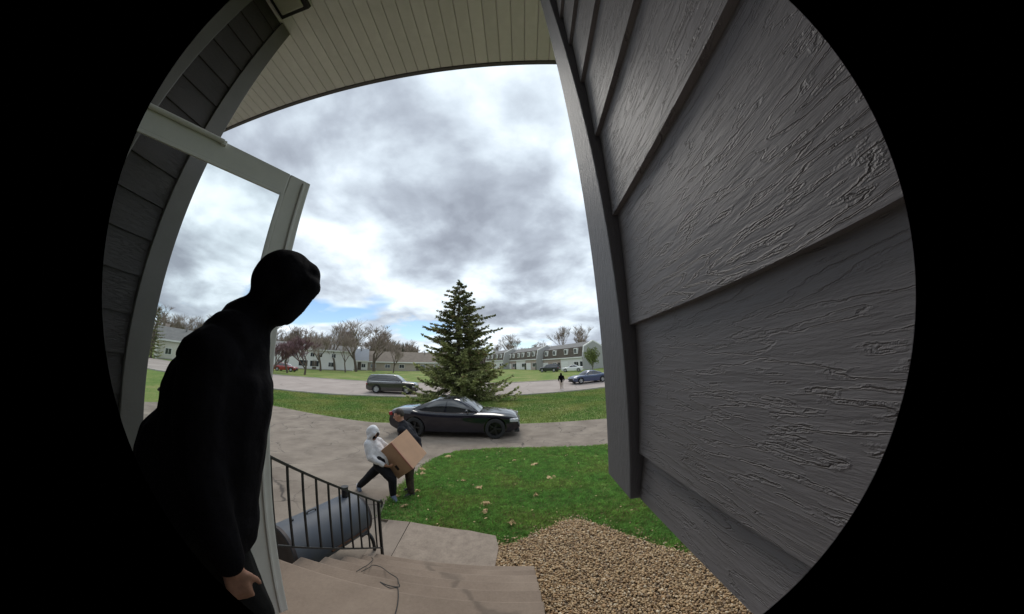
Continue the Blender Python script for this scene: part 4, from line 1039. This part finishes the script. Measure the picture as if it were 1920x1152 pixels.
def spruce_mesh(seed, H, Rm, nwh, dens=1.0):
    rr = random.Random(seed); tr = MB()
    tr.tube([(0, 0, -.1), (0, 0, H * .5), (.03, 0, H * .98)], [H * .022, H * .013, .012], 10)
    V = []; C = []
    def spray(p, d, L, w_, green):
        """flat drooping spray of needles: a few ragged leaf shaped faces"""
        side = d.cross(Vector((0, 0, 1))); side = side.normalized() if side.length > 1e-3 else Vector((1, 0, 0)); upv = side.cross(d)
        for q in range(4):
            o = p + side * rr.uniform(-.5, .5) * w_ + upv * rr.uniform(-.5, .2) * w_; e = d + side * rr.uniform(-.5, .5) + upv * rr.uniform(-.45, .35); e.normalize()
            s2 = (side * rr.uniform(.4, 1) + upv * rr.uniform(-.9, .9)).normalized() * w_ * rr.uniform(.30, .5); l = L * rr.uniform(.55, 1.1)
            c = green * rr.uniform(.65, 1.35)
            V.extend([o - s2 * .3, o + e * l * .5 + s2, o + e * l, o + e * l * .45 - s2]); C.extend([c * .8, c, c * 1.15, c])
    g0 = np.array((.085, .10, .042)); g1 = np.array((.31, .32, .14)); br = np.array((.18, .135, .07))
    for i in range(nwh):
        f = i / (nwh - 1); z = .25 + (H - .5) * f ** .92
        Rz = Rm * (1 - f) ** .62 * (1.0 if f > .14 else .86 + f) + .08
        nb = max(5, int((7 + 11 * (1 - f)) * dens))
        for k_ in range(nb):
            a = 2 * PI * (k_ + rr.random()) / nb + i * 1.7; Lb = Rz * rr.uniform(.42, 1.0) * (1.12 if rr.random() < .35 else .95) * (1 + .10 * math.sin(a * 2 + i * .6)) * (1 + .12 * math.cos(a)); zz_ = z + rr.uniform(-.14, .14)
            droop = (.30 - .55 * f) * Lb; out = Vector((math.cos(a), math.sin(a), 0)); pts = []
            for q in range(7):
                t_ = q / 6; pts.append(Vector((0, 0, zz_)) + out * Lb * t_ + Vector((0, 0, -droop * math.sin(t_ * PI * .62) + .20 * Lb * t_ ** 3 * (1.1 - f))))
            tr.tube([pts[0], pts[3], pts[5]], [.014 + .02 * (1 - f), .012, .006], 3, caps=False)
            ns = max(3, int(Lb * 6.0 * dens))
            for q in range(ns):
                t_ = .22 + .78 * (q + rr.random()) / ns; j = min(int(t_ * 6), 5); p = pts[j].lerp(pts[j + 1], t_ * 6 - j); d = (pts[j + 1] - pts[j]).normalized()
                gcol = g0 + (g1 - g0) * rr.random() * (.35 + .65 * t_) * (1.25 - .55 * f)
                if rr.random() < .22 * f: gcol = br
                if f < .4: gcol = gcol * 1.5
                wl = min(.50, .17 + .30 * Lb * (1 - t_) * .6)
                for sg in (-1, 1):
                    sd_ = Vector((-out.y, out.x, 0)) * sg; dd = (d * rr.uniform(.6, 1) + sd_ * rr.uniform(.4, 1.0) + Vector((0, 0, rr.uniform(-.45, .08)))).normalized()
                    spray(p, dd, wl * rr.uniform(.9, 1.6), .15, gcol)
            spray(pts[-1] - out * .1, out + Vector((0, 0, .1)), .28, .11, g1)
    for q in range(14): spray(Vector((0, 0, H - .45 + q * .03)), Vector((rr.uniform(-.7, .7), rr.uniform(-.7, .7), .8)).normalized(), .26, .08, g0)
    n = len(V) // 4
    return tr.mesh('trunk', M['bark']), np_mesh('crown', [tuple(v) for v in V], np.arange(n * 4).reshape(-1, 4), M['needle'], col=np.array(C))
_translucent(M['needle'], .3)
sp_t, sp_c = spruce_mesh(12, 9.9, 4.5, 22, 1.05)
sp = thing('spruce_tree', 'tall dark green spruce standing on the lawn behind the black car', 'tree', (-5.0, 21.3, hz(-5, 21.3) - .05))
link('trunk', sp_t, sp); link('crown', sp_c, sp)
s2_t, s2_c = spruce_mesh(9, 9.0, 2.4, 16, .6)
for az, d, h, lb in ((-67.4, 66, 8.6, 'dark evergreen at the far left edge beside the white gabled house'), (-44.6, 96, 9.5, 'dark evergreen among bare trees above the white house'), (-26.0, 118, 8.5, 'distant evergreen left of the spruce top')):
    x, y = pol(az, d); t = thing('evergreen_tree', lb, 'tree', (x, y, hz(x, y) - .05), az); t.scale = (h / 9,) * 3; link('trunk', s2_t, t); link('crown', s2_c, t)
# far wood that reads as one mass
def far_wood():
    rr = np.random.default_rng(5); V = []; C = []
    n = 9000; az = np.radians(rr.uniform(-78, 40, n)); d = rr.uniform(135, 175, n)
    x = d * np.sin(az); y = d * np.cos(az); hgt = 9.5 + 2.5 * np.sin(az * 23) + 1.5 * np.sin(az * 61 + 1) + rr.uniform(-2, 2.0, n)
    hgt *= np.where(np.degrees(az) > -22, .72, 1)
    z0 = np.array([hz(a, b) for a, b in zip(x, y)]); lean = rr.normal(0, 1.2, (n, 2)); w_ = rr.uniform(.12, .5, n)
    ca, sa = np.cos(az), np.sin(az); base = z0 + rr.random(n) * hgt * .55
    P0 = np.stack([x - ca * w_, y + sa * w_, base], 1); P1 = np.stack([x + ca * w_, y - sa * w_, base], 1)
    P2 = np.stack([x + lean[:, 0], y + lean[:, 1], z0 + hgt], 1); P3 = np.stack([x + lean[:, 0] * .4 + rr.normal(0, .8, n), y + 1.0, base + (z0 + hgt - base) * .5], 1)
    V = np.stack([P0, P1, P2, P3], 1).reshape(-1, 3); q = np.arange(n)[:, None] * 4
    F = np.concatenate([q + [0, 1, 2], q + [0, 1, 3], q + [0, 3, 2]])
    cc = np.where(rr.random(n)[:, None] < .22, np.array([[.055, .065, .035]]), np.array([[.22, .175, .148]])) * rr.uniform(.7, 1.3, (n, 1))
    o = link('far_wood', np_mesh('far_wood', V, F, M['needle'], col=np.repeat(cc, 4, 0))); tag(o, 'distant brown leafless wood along the horizon', 'wood', kind='stuff')
far_wood()

# ------------------------------------------------------------------ gravel, grass, leaves
GRAVEL = [(-.36, 3.3), (-.38, 3.5), (-.17, 3.58), (.19, 3.86), (.53, 4.09), (.70, 4.14), (.86, 4.11), (1.12, 3.87), (1.5, 3.44), (1.79, 3.11), (2.08, 2.85), (2.6, 2.35), (3.2, 2.0), (3.4, -.1), (.11, -.1), (.11, 2.9), (-.36, 2.95)]
tag(sheet('gravel_ground', GRAVEL, .012, M['soil'], step=.4), 'soil under the gravel', kind='structure')
def gravel():
    rr = np.random.default_rng(2)
    P = rr.uniform((-.5, -.1), (3.4, 4.3), (78000, 2)); P = P[inpoly(P, GRAVEL)]
    near = P[:, 1] > .9; keep = near | (rr.random(len(P)) < .25); P = P[keep]
    extra = rr.normal(0, .10, (900, 2)) + np.array([GRAVEL[i] for i in rr.integers(0, 12, 900)]); P = np.concatenate([P, extra[extra[:, 1] > 2.96]])
    n = len(P); phi = (1 + 5 ** .5) / 2
    ico = np.array([(-1, phi, 0), (1, phi, 0), (-1, -phi, 0), (1, -phi, 0), (0, -1, phi), (0, 1, phi), (0, -1, -phi), (0, 1, -phi), (phi, 0, -1), (phi, 0, 1), (-phi, 0, -1), (-phi, 0, 1)]) / math.hypot(1, phi)
    tri = np.array([(0, 11, 5), (0, 5, 1), (0, 1, 7), (0, 7, 10), (0, 10, 11), (1, 5, 9), (5, 11, 4), (11, 10, 2), (10, 7, 6), (7, 1, 8), (3, 9, 4), (3, 4, 2), (3, 2, 6), (3, 6, 8), (3, 8, 9), (4, 9, 5), (2, 4, 11), (6, 2, 10), (8, 6, 7), (9, 8, 1)])
    s = rr.uniform(.006, .0145, (n, 1, 1)) * np.where(rr.random((n, 1, 1)) < .04, 1.5, 1) * np.stack([rr.uniform(.8, 1.3, n), rr.uniform(.8, 1.3, n), rr.uniform(.55, .85, n)], 1)[:, None, :]
    a = rr.uniform(0, 6.28, n); c, q = np.cos(a), np.sin(a); L = ico[None] * rr.uniform(.82, 1.18, (n, 12, 1)) * s
    X = L[..., 0] * c[:, None] - L[..., 1] * q[:, None]; Y = L[..., 0] * q[:, None] + L[..., 1] * c[:, None]
    z = np.array([hz(x, y) for x, y in P]) + .016 + rr.uniform(0, .022, n)
    V = np.stack([X + P[:, :1], Y + P[:, 1:], L[..., 2] + z[:, None]], 2).reshape(-1, 3); F = (tri[None] + np.arange(n)[:, None, None] * 12).reshape(-1, 3)
    base = np.array([(.46, .33, .20), (.55, .42, .28), (.36, .24, .14), (.62, .53, .42), (.28, .20, .14), (.42, .27, .15)])[rr.choice(6, n, p=(.3, .2, .2, .08, .12, .10))]
    cc = base * np.array([[1.05, 1, .88]]) * rr.uniform(.75, 1.15, (n, 1))
    o = link('gravel', np_mesh('gravel', V, F, M['pebble'], col=np.repeat(cc, 12, 0), smooth=True)); tag(o, 'tan river gravel bed beside the steps', 'gravel', kind='stuff')
gravel()
LAWN = [(-2.22, 3.98), (-1.7, 3.95), (-1.2, 3.89), (-.78, 3.85), (-.40, 3.74), (-.36, 3.6), (-.17, 3.6), (.19, 3.88), (.53, 4.11), (.70, 4.16), (.86, 4.13), (1.12, 3.89), (1.5, 3.46), (1.79, 3.13), (2.08, 2.87), (2.6, 2.37), (3.2, 2.02), (5.2, 2.0), (7, 8.4)] + DRIVE_NEAR[1:]
def grass():
    rr = np.random.default_rng(3); n0 = 330000
    P = rr.uniform((-2.8, 2.0), (6.4, 9.0), (n0, 2)); P = P[inpoly(P + rr.normal(0, .045, P.shape), LAWN)]
    d = np.hypot(P[:, 0], P[:, 1]); P = P[(np.degrees(np.arctan2(P[:, 0], P[:, 1])) < 52)]
    fr = np.array([mnoise.noise(Vector((x * 1.3, y * 1.3, 0))) for x, y in P]); f2 = np.array([mnoise.noise(Vector((x * 7, y * 7, 5))) for x, y in P])
    # thin worn turf near the drive corner
    worn = np.exp(-((P[:, 0] + 2.0) ** 2 + (P[:, 1] - 4.4) ** 2) / .25) + np.clip(np.array([mnoise.noise(Vector((x * 2.2, y * 2.2, 31))) for x, y in P]) - .30, 0, 1) * 3.2; keep = rr.random(len(P)) > worn * .75 ; P, fr, f2 = P[keep], fr[keep], f2[keep]
    n = len(P); z = np.array([hz(x, y) for x, y in P]); h = (.032 + .026 * rr.random(n)) * (1 + .35 * fr + .45 * f2); a = rr.uniform(0, 6.28, n); w_ = rr.uniform(.0035, .0075, n) * 1.25
    lean = rr.normal(0, .018, (n, 2)) + np.array([.006, 0]); ca, sa = np.cos(a), np.sin(a)
    P0 = np.stack([P[:, 0] - ca * w_, P[:, 1] - sa * w_, z], 1); P1 = np.stack([P[:, 0] + ca * w_, P[:, 1] + sa * w_, z], 1)
    Mi_ = np.stack([P[:, 0] + lean[:, 0] * .4 + ca * w_ * .8, P[:, 1] + lean[:, 1] * .4 + sa * w_ * .8, z + h * .62], 1); T = np.stack([P[:, 0] + lean[:, 0] * 1.5, P[:, 1] + lean[:, 1] * 1.5, z + h], 1)
    V = np.stack([P0, P1, Mi_, T], 1).reshape(-1, 3); q = np.arange(n)[:, None] * 4; F = np.concatenate([q + [0, 1, 2], q + [0, 2, 3]])
    g = (np.array([(.185, .34, .08)]) + np.clip(fr, -.2, .6)[:, None] * np.array([[.11, .06, .02]])) * (1 + .5 * f2[:, None]) * rr.uniform(.65, 1.4, (n, 1)); dry = rr.random(n) < .06 + .10 * (fr > .15); g[dry] = np.array([.26, .21, .10])
    o = link('lawn_grass', np_mesh('lawn_grass', V, F, M['blade'], col=np.repeat(np.clip(g, .005, 1), 4, 0))); tag(o, 'short green grass of the front yard', 'grass', kind='stuff')
grass()
def far_grass():
    rr = np.random.default_rng(8); P = rr.uniform((-27, 12.0), (9, 26), (190000, 2))
    near = np.interp(P[:, 0], [p[0] for p in NEAR], [p[1] for p in NEAR]); lo = np.interp(P[:, 0], [-30, -18, -14.26, -11.1, -8.1, -6.9, -4.9, 0, 9], [16, 13.5, 12.95, 12.5, 12.05, 11.95, 12.35, 12.55, 12.65])
    P = P[(P[:, 1] < near - .35) & (P[:, 1] > lo)]; n = len(P); fr = np.array([mnoise.noise(Vector((x * .5, y * .5, 2))) for x, y in P]); f2 = np.array([mnoise.noise(Vector((x * 3, y * 3, 9))) for x, y in P])
    z = np.array([hz(x, y) for x, y in P]); a = rr.uniform(0, 6.28, n); w_ = rr.uniform(.010, .022, n); h = rr.uniform(.03, .075, n) * (1 + .5 * f2); ca, sa = np.cos(a) * w_, np.sin(a) * w_; ln = rr.normal(0, .03, (n, 2))
    V = np.stack([np.stack([P[:, 0] - ca, P[:, 1] - sa, z], 1), np.stack([P[:, 0] + ca, P[:, 1] + sa, z], 1), np.stack([P[:, 0] + ln[:, 0], P[:, 1] + ln[:, 1], z + h], 1)], 1).reshape(-1, 3)
    g = (np.array([(.15, .22, .055)]) + np.clip(fr, -.25, .6)[:, None] * np.array([[.16, .07, .035]])) * (1 + .45 * f2[:, None]) * rr.uniform(.65, 1.4, (n, 1))
    o = link('street_lawn_grass', np_mesh('street_lawn_grass', V, np.arange(n * 3).reshape(-1, 3), M['blade'], col=np.repeat(np.clip(g, .01, 1), 3, 0))); tag(o, 'patchy green grass strip between the driveway and the street', 'grass', kind='stuff')
far_grass()
def leaves():
    rr = random.Random(4)
    def leaf_mesh(seed):
        r2 = random.Random(seed); mb = MB()
        for q in range(7):
            c = Vector((r2.gauss(0, .03), r2.gauss(0, .022), .03 + q * .003)); a = r2.uniform(0, 6.28); L = r2.uniform(.035, .06); w_ = L * r2.uniform(.35, .6)
            d = Vector((math.cos(a), math.sin(a), r2.uniform(-.1, .4))); s = Vector((-math.sin(a), math.cos(a), r2.uniform(-.4, .4)))
            P = [c - d * L, c - d * L * .3 + s * w_, c + d * L * .5 + s * w_ * .7, c + d * L, c + d * L * .5 - s * w_ * .7 + Vector((0, 0, .012)), c - d * L * .3 - s * w_ + Vector((0, 0, .01))]
            mb.add([*P, c + Vector((0, 0, -.008))], [(0, 1, 6), (1, 2, 6), (2, 3, 6), (3, 4, 6), (4, 5, 6), (5, 0, 6)])
        return mb.mesh('leaf_clump', M['leaf_litter'])
    ms = [leaf_mesh(s) for s in range(4)]
    spots = [(-2.19, 7.83, 1.6), (.31, 7.21, 1.5), (.61, 6.15, 1.2), (-.92, 5.55, 1.2), (-.70, 4.78, 1.1), (-2.50, 6.65, 1.2), (-2.40, 6.28, 1.3), (-2.40, 5.8, .9), (-2.06, 5.2, .9), (-.63, 4.48, .9), (-.19, 4.1, .7), (.22, 5.13, .8), (-2.38, 4.77, 1.0), (-2.02, 4.46, .8), (-.23, 7.59, .8), (-1.3, 5.97, .8)]
    for i, (x, y, s) in enumerate(spots):
        o = link('leaf_clump', ms[i % 4]); o.location = (x, y, hz(x, y)); o.rotation_euler = (0, 0, rr.uniform(0, 6)); o.scale = (s, s, 1)
        tag(o, 'dry tan leaf clump lying on the green yard', 'leaves', 'dry leaf clumps on the yard')
    mb = MB()
    for q in range(140):
        x, y = rr.uniform(-2.5, 3.5), rr.uniform(3.6, 8.7)
        if not inpoly(np.array([[x, y]]), LAWN)[0]: continue
        a = rr.uniform(0, 6.28); L = rr.uniform(.012, .03); d = Vector((math.cos(a), math.sin(a), .2)) * L; s = Vector((-math.sin(a), math.cos(a), .1)) * L * .5; c = Vector((x, y, hz(x, y) + .045))
        mb.add([c - d, c + s, c + d, c - s], [(0, 1, 2, 3)])
    o = mb.build('leaf_scatter', M['leaf_litter']); tag(o, 'small dry leaf bits scattered over the yard grass', 'leaves', kind='stuff')
leaves()
